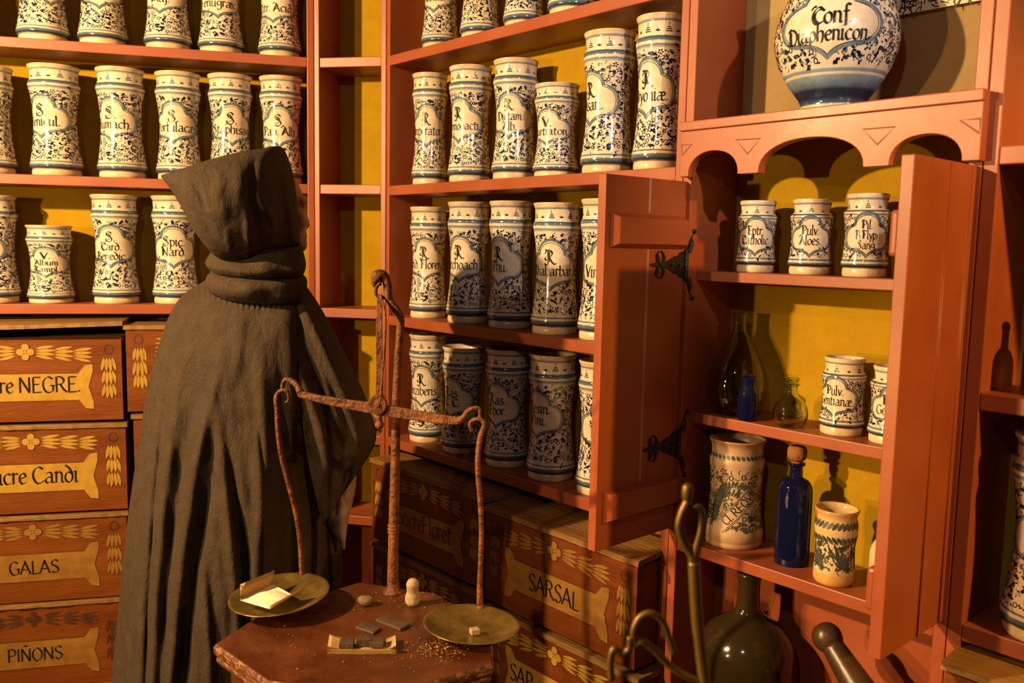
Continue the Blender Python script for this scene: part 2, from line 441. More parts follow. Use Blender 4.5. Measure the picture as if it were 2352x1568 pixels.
g('t', .58, [(.22, 1.35), (.2, .15), (.36, 0), (.56, .14)], [(0, 1), (.52, 1)])
g('u', .84, [(.02, .93), (.13, 1), (.13, .2), (.32, 0), (.62, .25)], [(.62, 1), (.62, .1), (.8, .02)])
g('v', .66, [(.05, 1), (.3, 0)], [(.3, 0), (.62, 1)])
g('y', .68, [(.05, 1), (.34, .1)], [(.64, 1), (.2, -.6)])
g('z', .66, [(.05, 1), (.56, 1)], [(.56, 1), (.06, 0)], [(.06, 0), (.62, 0)])
g('x', .66, [(.05, 1), (.6, 0)], [(.6, 1), (.05, 0)])
g('æ', 1.2, [(.15, .85), (.42, 1), (.62, .8), (.62, .2), (.8, 0), (1.12, .15)], [(.62, .55), (.28, .52), (.08, .26), (.25, 0), (.62, .2)], [(.62, .55), (1.05, .64), (1.0, .92), (.8, 1), (.62, .8)])
g('.', .34, [(.06, .06), (.14, .12), (.2, .08)], [(.08, .02), (.18, .1)])
g(' ', .4)
# roman capitals (height 1.5)
g('A', 1.15, [(.02, 0), (.55, 1.55)], [(.5, 1.55), (1.05, 0)], [(.25, .55), (.85, .55)])
g('B', .95, [(.15, 1.5), (.15, 0)], [(.15, 1.5), (.6, 1.45), (.7, 1.1), (.5, .82), (.15, .8)], [(.4, .8), (.8, .6), (.78, .15), (.5, 0), (.15, 0)])
g('C', 1.05, [(.95, 1.3), (.6, 1.52), (.2, 1.2), (.12, .6), (.35, .08), (.7, 0), (1.0, .25)])
g('D', 1.1, [(.15, 1.5), (.15, 0)], [(.05, 1.5), (.55, 1.5), (.98, 1.1), (.98, .45), (.6, 0), (.1, 0)])
g('E', .9, [(.15, 1.5), (.15, 0)], [(.15, 1.5), (.8, 1.48)], [(.15, .8), (.65, .8)], [(.15, 0), (.85, .04)])
g('F', .9, [(.15, 1.5), (.15, 0)], [(.05, 1.5), (.85, 1.48)], [(.15, .8), (.65, .82)])
g('G', 1.15, [(.95, 1.3), (.6, 1.52), (.2, 1.2), (.12, .6), (.35, .08), (.7, 0), (.98, .2), (.98, .65)], [(.75, .68), (1.15, .66)])
g('H', 1.1, [(.15, 1.5), (.15, 0)], [(.9, 1.5), (.9, 0)], [(.15, .78), (.9, .78)])
g('I', .4, [(.18, 1.5), (.18, 0)])
g('L', .85, [(.15, 1.5), (.15, 0)], [(.15, 0), (.8, .04)])
g('M', 1.3, [(.1, 0), (.25, 1.5)], [(.25, 1.5), (.62, .2)], [(.62, .2), (1.0, 1.5)], [(1.0, 1.5), (1.15, 0)])
g('N', 1.15, [(.15, 0), (.15, 1.5)], [(.15, 1.5), (.95, 0)], [(.95, 0), (.95, 1.5)])
g('Ñ', 1.15, [(.15, 0), (.15, 1.5)], [(.15, 1.5), (.95, 0)], [(.95, 0), (.95, 1.5)], [(.3, 1.75), (.45, 1.88), (.62, 1.76), (.78, 1.88)])
g('O', 1.2, [(.6, 1.52), (.2, 1.2), (.12, .6), (.35, .05), (.7, 0), (1.02, .4), (1.02, 1.05), (.6, 1.52)])
g('P', .95, [(.15, 1.5), (.15, 0)], [(.05, 1.5), (.55, 1.5), (.82, 1.2), (.7, .8), (.2, .7)])
g('Q', 1.2, [(.6, 1.52), (.2, 1.2), (.12, .6), (.35, .05), (.7, 0), (1.02, .4), (1.02, 1.05), (.6, 1.52)], [(.6, .2), (1.15, -.3)])
g('R', 1.1, [(.15, 1.5), (.15, 0)], [(.05, 1.45), (.5, 1.52), (.8, 1.2), (.65, .85), (.2, .75)], [(.5, .78), (.75, .3), (1.08, 0)])
g('S', .9, [(.78, 1.3), (.48, 1.52), (.15, 1.3), (.2, .95), (.6, .7), (.8, .35), (.5, 0), (.1, .18)])
g('T', .95, [(.48, 1.5), (.48, 0)], [(.05, 1.48), (.92, 1.5)])
g('U', 1.1, [(.15, 1.5), (.15, .4), (.5, 0), (.9, .35)], [(.9, 1.5), (.9, 0)])
g('V', 1.05, [(.05, 1.5), (.5, 0)], [(.5, 0), (1.0, 1.5)])
SCRIPT_R = (1.2, [[(.42, 1.62), (.42, .1), (.15, -.05), (0, .12)], [(.05, 1.25), (.28, 1.66), (.72, 1.62), (.92, 1.3), (.7, .95), (.42, .85)],
                  [(.6, .88), (.85, .35), (1.2, 0)], [(.58, 1.5), (.58, .3)], [(.2, .9), (.02, .7), (.2, .5), (.42, .62)], [(.1, 1.75), (.3, 1.62)]])
SCRIPT_S = (1.1, [[(.9, 1.35), (.6, 1.66), (.22, 1.45), (.3, 1.05), (.75, .75), (.92, .35), (.6, 0), (.15, .15), (.08, .5)], [(.38, 1.35), (.78, .95)], [(.3, .3), (.66, .55)], [(.05, .05), (-.1, -.15)]])


def strokes_of(text, fancy=False):
    """returns strokes in em units, width"""
    x = 0; out = []; first = True
    for ch in text:
        adv, st = G.get(ch, G[' '])
        if fancy and ch == 'R': adv, st = SCRIPT_R
        elif fancy and ch == 'S': adv, st = SCRIPT_S
        for p in st:
            out.append([(q[0] + x, q[1]) for q in p])
        if fancy and ch in 'ABCDEFHIMNPV' and st:
            p = st[0]
            out.append([(q[0] + x + .17, q[1] * .8 + .1) for q in p])
            out.append([(x - .05, 1.3), (x + .1, 1.62), (x + .35, 1.55)])
        x += adv
    return out, x


def text_polys(text, xh, nib=.2, ang=40, fancy=False, cx=0, cy=0, slant=0.0):
    st, wd = strokes_of(text, fancy)
    n = Vector((math.cos(math.radians(ang)), math.sin(math.radians(ang)))) * nib * .5
    res = []
    for p in st:
        pts = [Vector((q[0] - wd / 2 + q[1] * slant, q[1], 0)) for q in p]
        c = crom(pts, 5 if len(pts) > 2 else 4)
        L = []; R = []
        for i, q in enumerate(c):
            d = c[min(i + 1, len(c) - 1)] - c[max(i - 1, 0)]
            d = Vector((d.x, d.y)).normalized() if d.length > 0 else Vector((1, 0))
            pr = Vector((-d.y, d.x))
            o = n if pr.dot(n) >= 0 else -n
            o = o + pr * .028
            L.append((cx + (q.x + o.x) * xh, cy + (q.y + o.y) * xh)); R.append((cx + (q.x - o.x) * xh, cy + (q.y - o.y) * xh))
        for i in range(len(c) - 1):
            res.append([R[i], R[i + 1], L[i + 1], L[i]])
    return res, wd * xh


def strip_polys(pts, wdt, closed=False):
    P = [Vector((p[0], p[1])) for p in pts]; n = len(P); L = []; R = []
    for i in range(n):
        d = (P[(i + 1) % n] - P[i - 1]) if closed else (P[min(i + 1, n - 1)] - P[max(i - 1, 0)])
        d = d.normalized() if d.length > 1e-9 else Vector((1, 0))
        ww = wdt[i] if isinstance(wdt, list) else wdt
        o = Vector((-d.y, d.x)) * ww * .5
        L.append(P[i] + o); R.append(P[i] - o)
    return [[R[i], R[(i + 1) % n], L[(i + 1) % n], L[i]] for i in range(n if closed else n - 1)]


def leaf_poly(x, y, a, L, W):
    c, s = math.cos(a), math.sin(a)
    base = [(0, 0), (.22, .36), (.5, .5), (.78, .34), (1, .04), (.75, -.3), (.45, -.42), (.2, -.28)]
    return [(x + c * p * L - s * q * W, y + s * p * L + c * q * W) for p, q in base]


def arc_pts(x, y, a, L, bend, n=6):
    out = [(x, y)]
    for i in range(n):
        a += bend / n
        x += math.cos(a) * L / n; y += math.sin(a) * L / n
        out.append((x, y))
    return out, a


# ------------------------------------------------------------------ jars
TALL = [(0, .86), (.004, .90), (.02, .915), (.05, .91), (.058, .885), (.064, .93), (.07, .985), (.085, 1.0), (.115, .985), (.14, .955), (.18, .925), (.24, .885),
        (.32, .842), (.42, .808), (.5, .80), (.58, .812), (.66, .845), (.72, .88), (.77, .92), (.795, .945), (.805, .96), (.825, .968), (.84, .965), (.852, .945),
        (.86, .905), (.88, .888), (.91, .885), (.94, .895), (.965, .915), (.98, .955), (.99, .975), (.997, .965), (1.0, .93)]
SMALL = [(0, .84), (.006, .89), (.03, .915), (.09, .91), (.105, .88), (.115, .95), (.13, 1.0), (.16, .99), (.19, .965), (.23, .94), (.3, .91), (.4, .885), (.5, .88),
         (.6, .895), (.68, .93), (.73, .965), (.755, .975), (.78, .96), (.8, .89), (.815, .83), (.84, .815), (.88, .815), (.92, .83), (.945, .86), (.97, .885), (.985, .89), (1.0, .85)]
FOOT_T = .058; NECK_T = .86


class Surf:
    def __init__(s, prof, R, H):
        s.p = prof; s.R = R; s.H = H

    def r(s, t):
        p = s.p
        if t <= p[0][0]: return p[0][1] * s.R
        for i in range(len(p) - 1):
            if t <= p[i + 1][0]:
                a, b = p[i], p[i + 1]
                return (a[1] + (b[1] - a[1]) * (t - a[0]) / max(b[0] - a[0], 1e-9)) * s.R
        return p[-1][1] * s.R

    def wrap(s, q, Rm, eps=.0004):
        th = q[0] / Rm; z = q[1]
        r = s.r(z / s.H) + eps
        return (r * math.sin(th), -r * math.cos(th), z)


def lathe_part(prof, R, H, t0, t1, seg=56, inner=None, cap0=False):
    mb = MB()
    pr = [(t, r) for t, r in prof if t0 - 1e-6 <= t <= t1 + 1e-6]
    rows = [(r * R, t * H, t) for t, r in pr]
    if inner: rows += [(r * R, t * H, tt) for t, r, tt in inner]
    mb.loft([[(r * math.cos(2 * PI * j / seg), r * math.sin(2 * PI * j / seg), z) for j in range(seg)] for r, z, _ in rows], True, cap0, bool(inner))
    mb.t = [t for _, _, t in rows for _ in range(seg)]
    return mb


def addp(mb, polys, mi, wrapf):
    for p in polys:
        vs = [wrapf(q) for q in p]
        mb.add(vs, [list(range(len(vs)))], mi)


def pad_t(mb, val=0.5):
    if mb.t is not None: mb.t += [val] * (len(mb.v) - len(mb.t))


def cartouche(a, b, n=10):
    """half-widths a, b; lobed outline, top round, sides round, bottom an ogee point"""
    pts = []
    for i in range(n + 1):
        th = math.radians(90 - 84 * i / n); pts.append((.50 * math.cos(th), .47 + .53 * math.sin(th)))
    for i in range(n + 1):
        th = math.radians(74 - 170 * i / n); pts.append((.55 + .45 * math.cos(th), -.03 + .50 * math.sin(th)))
    for i in range(1, n + 1):
        t = i / n; p0, p1, p2, p3 = (.50, -.527), (.36, -.56), (.12, -.62), (0, -.84)
        pts.append(tuple((1 - t) ** 3 * p0[k] + 3 * t * (1 - t) ** 2 * p1[k] + 3 * t * t * (1 - t) * p2[k] + t ** 3 * p3[k] for k in (0, 1)))
    full = pts + [(-x, y) for x, y in pts[-2:0:-1]]
    return [(x * a, y * b) for x, y in full]


def in_cart(x, y, a, b, k=1.0):
    x = abs(x) / (a * k); y = y / (b * k)
    return (math.hypot(x, (y - .46) * .93) < .5 and y > .2) or (math.hypot((x - .58), (y - .02) * .91) < .42) or (x < .6 and -.5 < y < .5) or (y <= -.3 and x < .6 * (1.02 + y) + .02)


def vines(rng, surf, Rm, t0, t1, cart, sp, sc, half=PI):
    """painted sprigs: returns (cobalt polys, blue polys)"""
    dark = []; blue = []; placed = []
    zc, a, b = cart
    Z0, Z1 = t0 * surf.H, t1 * surf.H
    W = half * Rm

    def ok(x, y, m):
        if y < Z0 + m or y > Z1 - m: return False
        return not in_cart(x, y - zc, a + m * .9, b + m * .9)
    tries = int(12 * (2 * W) * (Z1 - Z0) / (sp * sp))
    for _ in range(tries):
        x = rng.uniform(-W, W); y = rng.uniform(Z0, Z1)
        if not ok(x, y, sc * .45): continue
        if any((x - q[0]) ** 2 + (y - q[1]) ** 2 < sp * sp for q in placed): continue
        placed.append((x, y)); kind = rng.random(); an = rng.uniform(0, 2 * PI)
        if kind < .16:                 # flower
            for k in range(5):
                th = an + k * 2 * PI / 5
                dark.append(leaf_poly(x + math.cos(th) * sc * .14, y + math.sin(th) * sc * .14, th, sc * .36, sc * .3))
            dark.append(leaf_poly(x - sc * .06, y, 0, sc * .13, sc * .13))
        elif kind < .36:               # ring berry with stem
            dark += strip_polys([(x + math.cos(2 * PI * k / 9) * sc * .24, y + math.sin(2 * PI * k / 9) * sc * .3) for k in range(9)], sc * .13, True)
            st, _a = arc_pts(x + math.cos(an) * sc * .3, y + math.sin(an) * sc * .3, an, sc * .9, rng.uniform(-2, 2))
            dark += strip_polys(st, sc * .07)
        elif kind < .62:               # curled stem with leaves
            st, a2 = arc_pts(x - math.cos(an) * sc * .5, y - math.sin(an) * sc * .5, an, sc * 1.5, rng.choice((-1, 1)) * rng.uniform(1.0, 3.6), 9)
            dark += strip_polys(st, sc * .085)
            for k in (2, 4, 6, 8):
                if rng.random() < .75:
                    dark.append(leaf_poly(st[k][0], st[k][1], an + rng.choice((-1, 1)) * rng.uniform(.6, 1.5), sc * rng.uniform(.42, .62), sc * rng.uniform(.28, .42)))
        else:                          # pair or trefoil of dabs
            for k in range(rng.choice((2, 3, 3))):
                th = an + (k - 1) * 1.0 + rng.uniform(-.2, .2)
                (dark if rng.random() < .8 else blue).append(leaf_poly(x, y, th, sc * rng.uniform(.5, .75), sc * rng.uniform(.32, .5)))
    for _ in range(tries):             # small fillers
        x = rng.uniform(-W, W); y = rng.uniform(Z0, Z1)
        if not ok(x, y, sc * .3): continue
        if any((x - q[0]) ** 2 + (y - q[1]) ** 2 < (sp * .62) ** 2 for q in placed): continue
        placed.append((x, y))
        if rng.random() < .55:
            dark.append(leaf_poly(x, y, rng.uniform(0, 6.28), sc * rng.uniform(.3, .5), sc * rng.uniform(.2, .32)))
        else:
            st, _a = arc_pts(x, y, rng.uniform(0, 6.28), sc * .7, rng.uniform(-3, 3))
            dark += strip_polys(st, sc * .08)
    return dark, blue


def neck_motifs(rng, Rm, z0, z1, n=8):
    out = []; h = z1 - z0
    for k in range(n):
        x = (k + .5) / n * 2 * PI * Rm - PI * Rm + rng.uniform(-.001, .001)
        for i in range(3):
            y = z0 + h * (.10 + .21 * i); hw = h * (.36 - .09 * i)
            out += strip_polys([(x - hw, y + h * .04), (x - hw * .5, y - h * .03), (x, y + h * .02), (x + hw * .5, y - h * .03), (x + hw, y + h * .04)], h * .115)
        for i in range(3):
            out.append(leaf_poly(x - h * .04, z0 + h * (.68 + .11 * i), 1.4, h * .11, h * .11))
        x2 = x + PI * Rm / n
        for a in (.6, 1.57, 2.5):
            out.append(leaf_poly(x2, z0 + h * .06, a, h * .34, h * .15))
    return out


class JarKind:
    def __init__(s, name, prof, R, H, foot, neck, body_mat, cart, zone, sp, sc, seeds, nmot):
        s.prof = prof; s.R = R; s.H = H; s.cart = cart; s.foot_t = foot; s.neck_t = neck
        s.surf = Surf(prof, R, H)
        s.Rm = s.surf.r(cart[0] / H)
        s.body = []; s.neck = None
        f = lathe_part(prof, R, H, 0, foot, cap0=True)
        s.foot_me = f
        s.variants = []
        for sd in seeds:
            rng = random.Random(sd)
            b = lathe_part(prof, R, H, foot, neck)
            dark, blue = vines(rng, s.surf, s.Rm, zone[0], zone[1], cart, sp, sc)
            wf = lambda q: s.surf.wrap(q, s.Rm, .00035)
            addp(b, dark, 1, wf); addp(b, blue, 2, wf); pad_t(b)
            top = prof[-1][1]
            n = lathe_part(prof, R, H, neck, 1.0, inner=[(.985, top - .05, .9), (.93, top - .09, .9), (.8, top - .07, .9), (.5, .74, .9), (.2, .78, .9), (.1, .6, .9)])
            rn = s.surf.r(neck + .04)
            addp(n, neck_motifs(rng, rn, (neck + .018) * H, (zone[2]) * H, nmot), 1, lambda q: s.surf.wrap(q, rn, .0003))
            pad_t(n)
            s.variants.append((b, n))
        s.mats = body_mat
        s.meshes = None
        s.name = name


KT = JarKind('tall', TALL, .058, .31, FOOT_T, NECK_T, 'glaze', (.158, .064, .064), (.14, .775, .94), .0094, .0120, (1, 2, 3, 4, 5), 7)
KS = JarKind('small', SMALL, .052, .165, .105, .8, 'glaze_small', (.079, .054, .047), (.215, .735, .915), .0086, .0110, (11, 12, 13), 5)
USED = {}


def label_mesh(kind, lines, small=False):
    mb = MB(); zc, a, b = kind.cart
    wf = lambda q: kind.surf.wrap((q[0], q[1] + zc), kind.Rm, .0004)
    wf2 = lambda q: kind.surf.wrap((q[0], q[1] + zc), kind.Rm, .0006)
    out = cartouche(a, b)
    addp(mb, strip_polys(out, .0050 if not small else .0042, True), 0, wf)
    addp(mb, strip_polys(cartouche(a * .915, b * .905), .0011, True), 1, wf2)
    addp(mb, strip_polys(cartouche(a * 1.045, b * 1.05), .0009, True), 1, wf2)
    n = len(lines)
    for i, (txt, big) in enumerate(lines):
        fancy = True
        _, wd = text_polys(txt, 1.0, fancy=fancy)
        lim = 1.82 * a if n < 3 else 1.62 * a
        xh = min((.0165 if not small else .0128) * (.84 if n == 3 else 1) * (1.2 if big else 1), lim / max(wd, .1))
        step = (.0285 if not small else .0215) * (.92 if n == 3 else 1)
        cy = (n - 1) * .5 * step - i * step - xh * .55 + (.004 if n == 2 else .002)
        ps, _ = text_polys(txt, xh, .14, 40, fancy, 0, cy)
        addp(mb, ps, 2, wf2)
    return mb


RNG = random.Random(77)
JARN = [0]


def jar(bay, px, ybase_z, ytop, width_px, lines, ldeg, label, kind=None, wa=.078, group=None, ztop=None, name='albarello_jar', small=False, R=None):
    """axis seen at pixel column px; z of the shelf; ytop pixel row of the rim; width in pixels at the widest"""
    kind = kind or KT
    z0 = ybase_z
    ym = 900 if ytop is None else (ytop + 150)
    u = bay.uz(px, ym, wa)[0]
    axis = bay.pt(u, wa, z0)
    d = (axis - CO).dot(_fw)
    if R is None: R = width_px * d / F * .5
    if ztop is None:
        wo = wa - .9 * R if ytop < 560 else wa + .8 * R
        ztop = bay.uz(px, ytop, wo)[1]
    H = ztop - z0
    JARN[0] += 1; k = JARN[0]
    az = math.atan2(-axis.x, -axis.y)            # heading towards the viewer
    rz = -(az - PI) - math.radians(-ldeg) * 1.0
    e = empty(name, axis, rz, label, 'jar', group)
    e.scale = (R / kind.R, R / kind.R, H / kind.H)
    vi = k % len(kind.variants); key = (kind.name, vi)
    if key not in USED:
        b, n = kind.variants[vi]
        bo = b.build('body', [M[kind.mats], M['cobalt'], M['blue']], e)
        no = n.build('neck', [M[kind.mats], M['cobalt']], e)
        fo = kind.foot_me.build('foot', [M['glaze_foot']], e)
        USED[key] = (bo, no, fo)
    else:
        for o in USED[key]:
            c = o.copy(); COL.objects.link(c); c.parent = e
    label_mesh(kind, lines, small).build('painted_label', [M['blue'], M['cobalt'], M['ink']], e)
    return e


# ------------------------------------------------------------------ wall furniture
Z1, Z2, Z3, Z4 = 2.180, 1.783, 1.384, .972
ZA3, ZB3 = 1.393, 1.368
TH = .030


def shelf_part(parent, name, u0, u1, w0, w1, zt, th=TH, m='paint', bev=.002):
    mb = MB(); mb.box(u0, u1, w0, w1, zt - th, zt)
    return mb.build(name, M[m], parent, smooth=False, bevel=bev)


def unit(bay, u0, name, label):
    return empty(name, bay.pt(0, 0, 0), bay.rot, label, 'shelf unit')


# left run
uA = unit(A, 0, 'shelf_unit', 'terracotta painted shelf unit on the left, full of inscribed jars behind the hooded person')
AL = -1.46
for z in (2.58, Z1, Z2, ZA3):
    shelf_part(uA, 'shelf', AL + .022, -.021, 0, DEP, z)
shelf_part(uA, 'plinth', AL, 0, -.10, DEP, .205, .205)
shelf_part(uA, 'side_panel', -.021, 0, 0, DEP + .02, 3.0, 2.795)
shelf_part(uA, 'side_panel', AL, AL + .022, 0, DEP + .02, 3.0, 2.795)
shelf_part(uA, 'back_panel', AL + .022, -.021, DEP, DEP + .015, 3.0, 2.795, 'mustard', 0)
# narrow corner run
uC = unit(C, 0, 'corner_shelf_unit', 'narrow empty terracotta corner shelf unit between the two jar units')
for z in (2.58, Z1, Z2, Z3, .968, .692):
    shelf_part(uC, 'shelf', .018, CL - .018, .004, DEP, z)
shelf_part(uC, 'side_panel', 0.0005, .018, 0, DEP + .02, 3.0, 3.0)
shelf_part(uC, 'side_panel', CL - .018, CL - .0005, 0, DEP + .02, 3.0, 3.0)
shelf_part(uC, 'back_panel', .018, CL - .018, DEP, DEP + .015, 3.0, 2.31, 'mustard', 0)
shelf_part(uC, 'lower_back_panel', .018, CL - .018, DEP, DEP + .015, .69, .69, 'paint', 0)
# run with the tall jars
uB = unit(B, 0, 'shelf_unit', 'terracotta painted shelf unit in the middle, full of tall inscribed jars')
BR = 1.1655
for z in (2.58, 2.178, 1.779, ZB3, Z4):
    shelf_part(uB, 'shelf', .018, 1.143, 0, DEP, z)
shelf_part(uB, 'plinth', .02, BR, -.10, DEP, .13, .13)
shelf_part(uB, 'side_panel', 0.0005, .018, 0, DEP + .02, 3.0, 2.87)
shelf_part(uB, 'side_panel', 1.143, 1.1640, 0, DEP + .02, 3.0, 2.87)
shelf_part(uB, 'back_panel', .018, 1.143, DEP, DEP + .015, 3.0, 2.87, 'mustard', 0)
# cupboard
D0, D1 = 1.165, 1.780
DI0, DI1 = 1.187, 1.757
uD = empty('cupboard', B.pt(D0, 0, 0), B.rot, 'terracotta cupboard with arched valance and two open doors on the right', 'cupboard')


def dsh(name, u0, u1, w0, w1, zt, th, m='paint', bev=.002, par=None):
    mb = MB(); mb.box(u0 - D0, u1 - D0, w0, w1, zt - th, zt)
    return mb.build(name, M[m], par or uD, smooth=False, bevel=bev)


DZA, DZB, DZC, DZT = 1.552, 1.236, .945, 1.868
dsh('side_panel', D0, DI0, 0, DEP + .02, 3.0, 2.99)
dsh('side_panel', DI1, D1 - .0005, 0, DEP + .02, 3.0, 2.99)
dsh('back_panel', DI0, DI1, DEP + .008, DEP + .022, 3.0, 3.0 - 1.84, 'beige', 0)
dsh('back_panel', DI0, DI1, DEP + .004, DEP + .018, 1.84, 1.84 - .93, 'mustard', 0)
dsh('lower_back_panel', DI0, DI1, DEP - .01, DEP + .018, .93, .92, 'paint', 0)
dsh('shelf', DI0, DI1, .034, DEP, DZA, .022)
dsh('shelf', DI0, DI1, .030, DEP, DZB, .024)
dsh('shelf', DI0, DI1, .002, DEP, DZC, .026)
dsh('shelf', DI0, DI1, 0, DEP, DZT, .030)
dsh('bottom_board', DI0, DI1, 0, DEP, .585, .03)
# arched valance


def valance():
    mb = MB(); w0, w1 = -.026, -.001
    def uz(x, y): 
        q = B.uz(x, y, w0); return (q[0] - D0, q[1])
    L = uz(1563, 345)[0]; R_ = uz(2256, 290)[0]; zt = DZT
    zb = uz(1712, 398)[1]
    xs = [L] + [uz(x, y)[0] for x, y in ((1580, 405), (1693, 398), (1741, 397), (1981, 384), (2041, 383), (2208, 368))] + [R_]
    tops = [uz(1634, 346)[1], uz(1872, 314)[1], uz(2134, 307)[1]]
    out = [(L, zt), (L, zb), (xs[1], zb)]
    for k in range(3):
        a, b = xs[1 + 2 * k], xs[2 + 2 * k]; hgt = tops[k] - zb; n = 18
        for i in range(n + 1):
            th = PI - PI * i / n
            c = math.cos(th); s_ = math.sin(th)
            out.append(((a + b) / 2 + (b - a) / 2 * math.copysign(abs(c) ** .95, c), zb + hgt * abs(s_) ** .85 * 1.0))
    out += [(R_, zb), (R_, zt)]
    n = len(out)
    bm = bmesh.new()
    vf = [bm.verts.new((x, w0, z)) for x, z in out]
    f = bm.faces.new(vf)
    r = bmesh.ops.extrude_face_region(bm, geom=[f])
    bmesh.ops.translate(bm, verts=[v for v in r['geom'] if isinstance(v, bmesh.types.BMVert)], vec=(0, w1 - w0, 0))
    bmesh.ops.recalc_face_normals(bm, faces=bm.faces)
    bmesh.ops.triangulate(bm, faces=[q for q in bm.faces if len(q.verts) > 4])
    me = bpy.data.meshes.new('arched_valance'); bm.to_mesh(me); bm.free()
    me.materials.append(M['paint'])
    o = bpy.data.objects.new('arched_valance', me); COL.objects.link(o); o.parent = uD
    bv = o.modifiers.new('bevel', 'BEVEL'); bv.width = .0015; bv.segments = 2; bv.limit_method = 'ANGLE'; bv.angle_limit = math.radians(40)
    # top moulding
    m2 = MB(); m2.box(L - .001, R_ + .001, w0 - .006, w0 + .01, zt - .019, zt + .0005)
    m2.build('top_moulding', M['paint'], uD, smooth=False, bevel=.002)
    # carved triangles, incised grooves
    def tri(x0, y0, x1, y1, x2, y2):
        m3 = MB()
        P = [uz(x0, y0), uz(x1, y1), uz(x2, y2)]
        for p in strip_polys(P, .0034, True):
            m3.add([(q[0], w0 - .0006, q[1]) for q in p], [[0, 1, 2, 3]])
        m3.build('carved_triangle', M['paint_groove'], uD, smooth=False)
    tri(1690, 321, 1747, 318, 1717, 353)
    tri(1982, 297, 2056, 291, 2015, 332)
    tri(1566, 333, 1589, 331, 1567, 357)
    tri(2205, 276, 2252, 272, 2250, 306)


valance()
# doors (open, standing out from the cupboard)


def hinge(parent, z, sgn_w):
    """black strap hinge with a fleur tip on the inner face; local frame: y away from the wall is negative"""
    mb = MB()
    x = .0035

    def plate(pts, mi=0, dx=.0):
        n = len(pts)
        mb.add([(x + dx, p[0], z + p[1]) for p in pts] + [(x + dx - .0035, p[0], z + p[1]) for p in pts],
               [list(range(n)), list(range(n, 2 * n))[::-1]] + [[i, (i + 1) % n, n + (i + 1) % n, n + i] for i in range(n)], mi)
    plate([(-.004, .030), (-.004, -.030), (-.02, -.026), (-.028, -.018), (-.036, -.019), (-.062, -.008), (-.074, -.006), (-.074, .006), (-.062, .008), (-.036, .019), (-.028, .018), (-.02, .026)])
    for s_ in (1, -1):
        plate([(-.074, .004 * s_), (-.07, .012 * s_), (-.074, .022 * s_), (-.084, .03 * s_), (-.079, .02 * s_), (-.080, .008 * s_), (-.084, .003 * s_)], dx=.0004)
        plate([(-.088, .004 * s_), (-.09, .013 * s_), (-.096, .024 * s_), (-.089, .03 * s_), (-.101, .022 * s_), (-.1, .01 * s_), (-.094, .003 * s_)], dx=.0004)
    plate([(-.074, .004), (-.098, .005), (-.112, .003), (-.12, 0), (-.112, -.003), (-.098, -.005), (-.074, -.004)], dx=.0008)
    mb.tube([(.005, -.001, z - .032), (.005, -.001, z + .032)], .0055, 10)
    for s_ in (1, -1):
        mb.tube(crom([(.008, .003, z + .028 * s_), (.011, .006, z + .045 * s_), (.006, .010, z + .06 * s_), (.006, .016, z + .072 * s_)], 5), [.006] * 8 + [.0045] * 8, 8)
        mb.lathe([(.0, -.006), (.006, -.005), (.0085, 0), (.006, .005), (.0, .006)], 12, 0, .006, .018, z + .073 * s_)
    for p in (-.022, -.05, -.088):
        mb.lathe([(.003, -.003), (.0035, 0), (.002, .002)], 8, 0, x + .002, p, z)
    return mb.build('hinge', M['black_iron'], parent, smooth=True, auto=35)


def door(u, width, z0, z1, inner_right, name='door'):
    t = .021
    mb = MB(); mb.box(-t, 0, -width, -.001, z0, z1)
    o = mb.build('door', M['paint'], uD, smooth=False, bevel=.0018, loc=(u - D0, 0, 0))
    return o, t


ld, t_ = door(1.178, .262, .971, 1.745, True)
for z, y0, y1, zz in (('upper', -.248, -.012, 1.634), ('lower', -.245, -.010, 1.062)):
    mb = MB(); hh = .036; x1 = .017
    mb.add([(0, y0, zz - hh), (0, y1, zz - hh), (0, y1, zz + hh), (0, y0, zz + hh), (x1, y0 + .014, zz - hh + .010), (x1, y1, zz - hh + .010), (x1, y1, zz + hh - .010), (x1, y0 + .014, zz + hh - .010)],
           [(4, 5, 6, 7), (0, 1, 5, 4), (1, 2, 6, 5), (2, 3, 7, 6), (3, 0, 4, 7), (0, 3, 2, 1)])
    mb.build('batten', M['paint'], ld, smooth=False, bevel=.001)
gm = MB()
for za, zb_ in ((1.672, 1.745), (1.099, 1.597)):
    gm.box(-.001, .0006, -.130, -.1225, za, zb_)
gm.build('plank_joint', M['groove_pale'], ld, smooth=False)
hinge(ld, 1.565, 1); hinge(ld, 1.165, 1)
rd, t_ = door(1.772, .236, .955, 1.7475, False)
mb = MB()
for y in (-.105, -.020):
    mb.tube([(.0005, y, .957), (.0005, y, 1.745)], .0016, 6)
    mb.box(-.001, .0004, y - .004, y - .0015, .957, 1.745)
mb.build('bead_moulding', M['paint'], rd, smooth=True)
for zz in (1.63, 1.06):
    mb = MB(); mb.box(-.038, -.021, -.225, -.02, zz - .036, zz + .036)
    mb.build('batten', M['paint'], rd, smooth=False, bevel=.006)
# right hand run
uE = empty('shelf_unit', B.pt(D1, 0, 0), B.rot, 'terracotta painted shelf unit at the right edge beside the open cupboard door', 'shelf unit')
ER = .75
ZE = (2.178, 1.777, 1.368, .960)


def esh(name, u0, u1, w0, w1, zt, th, m='paint', bev=.002):
    mb = MB(); mb.box(u0, u1, w0, w1, zt - th, zt)
    return mb.build(name, M[m], uE, smooth=False, bevel=bev)


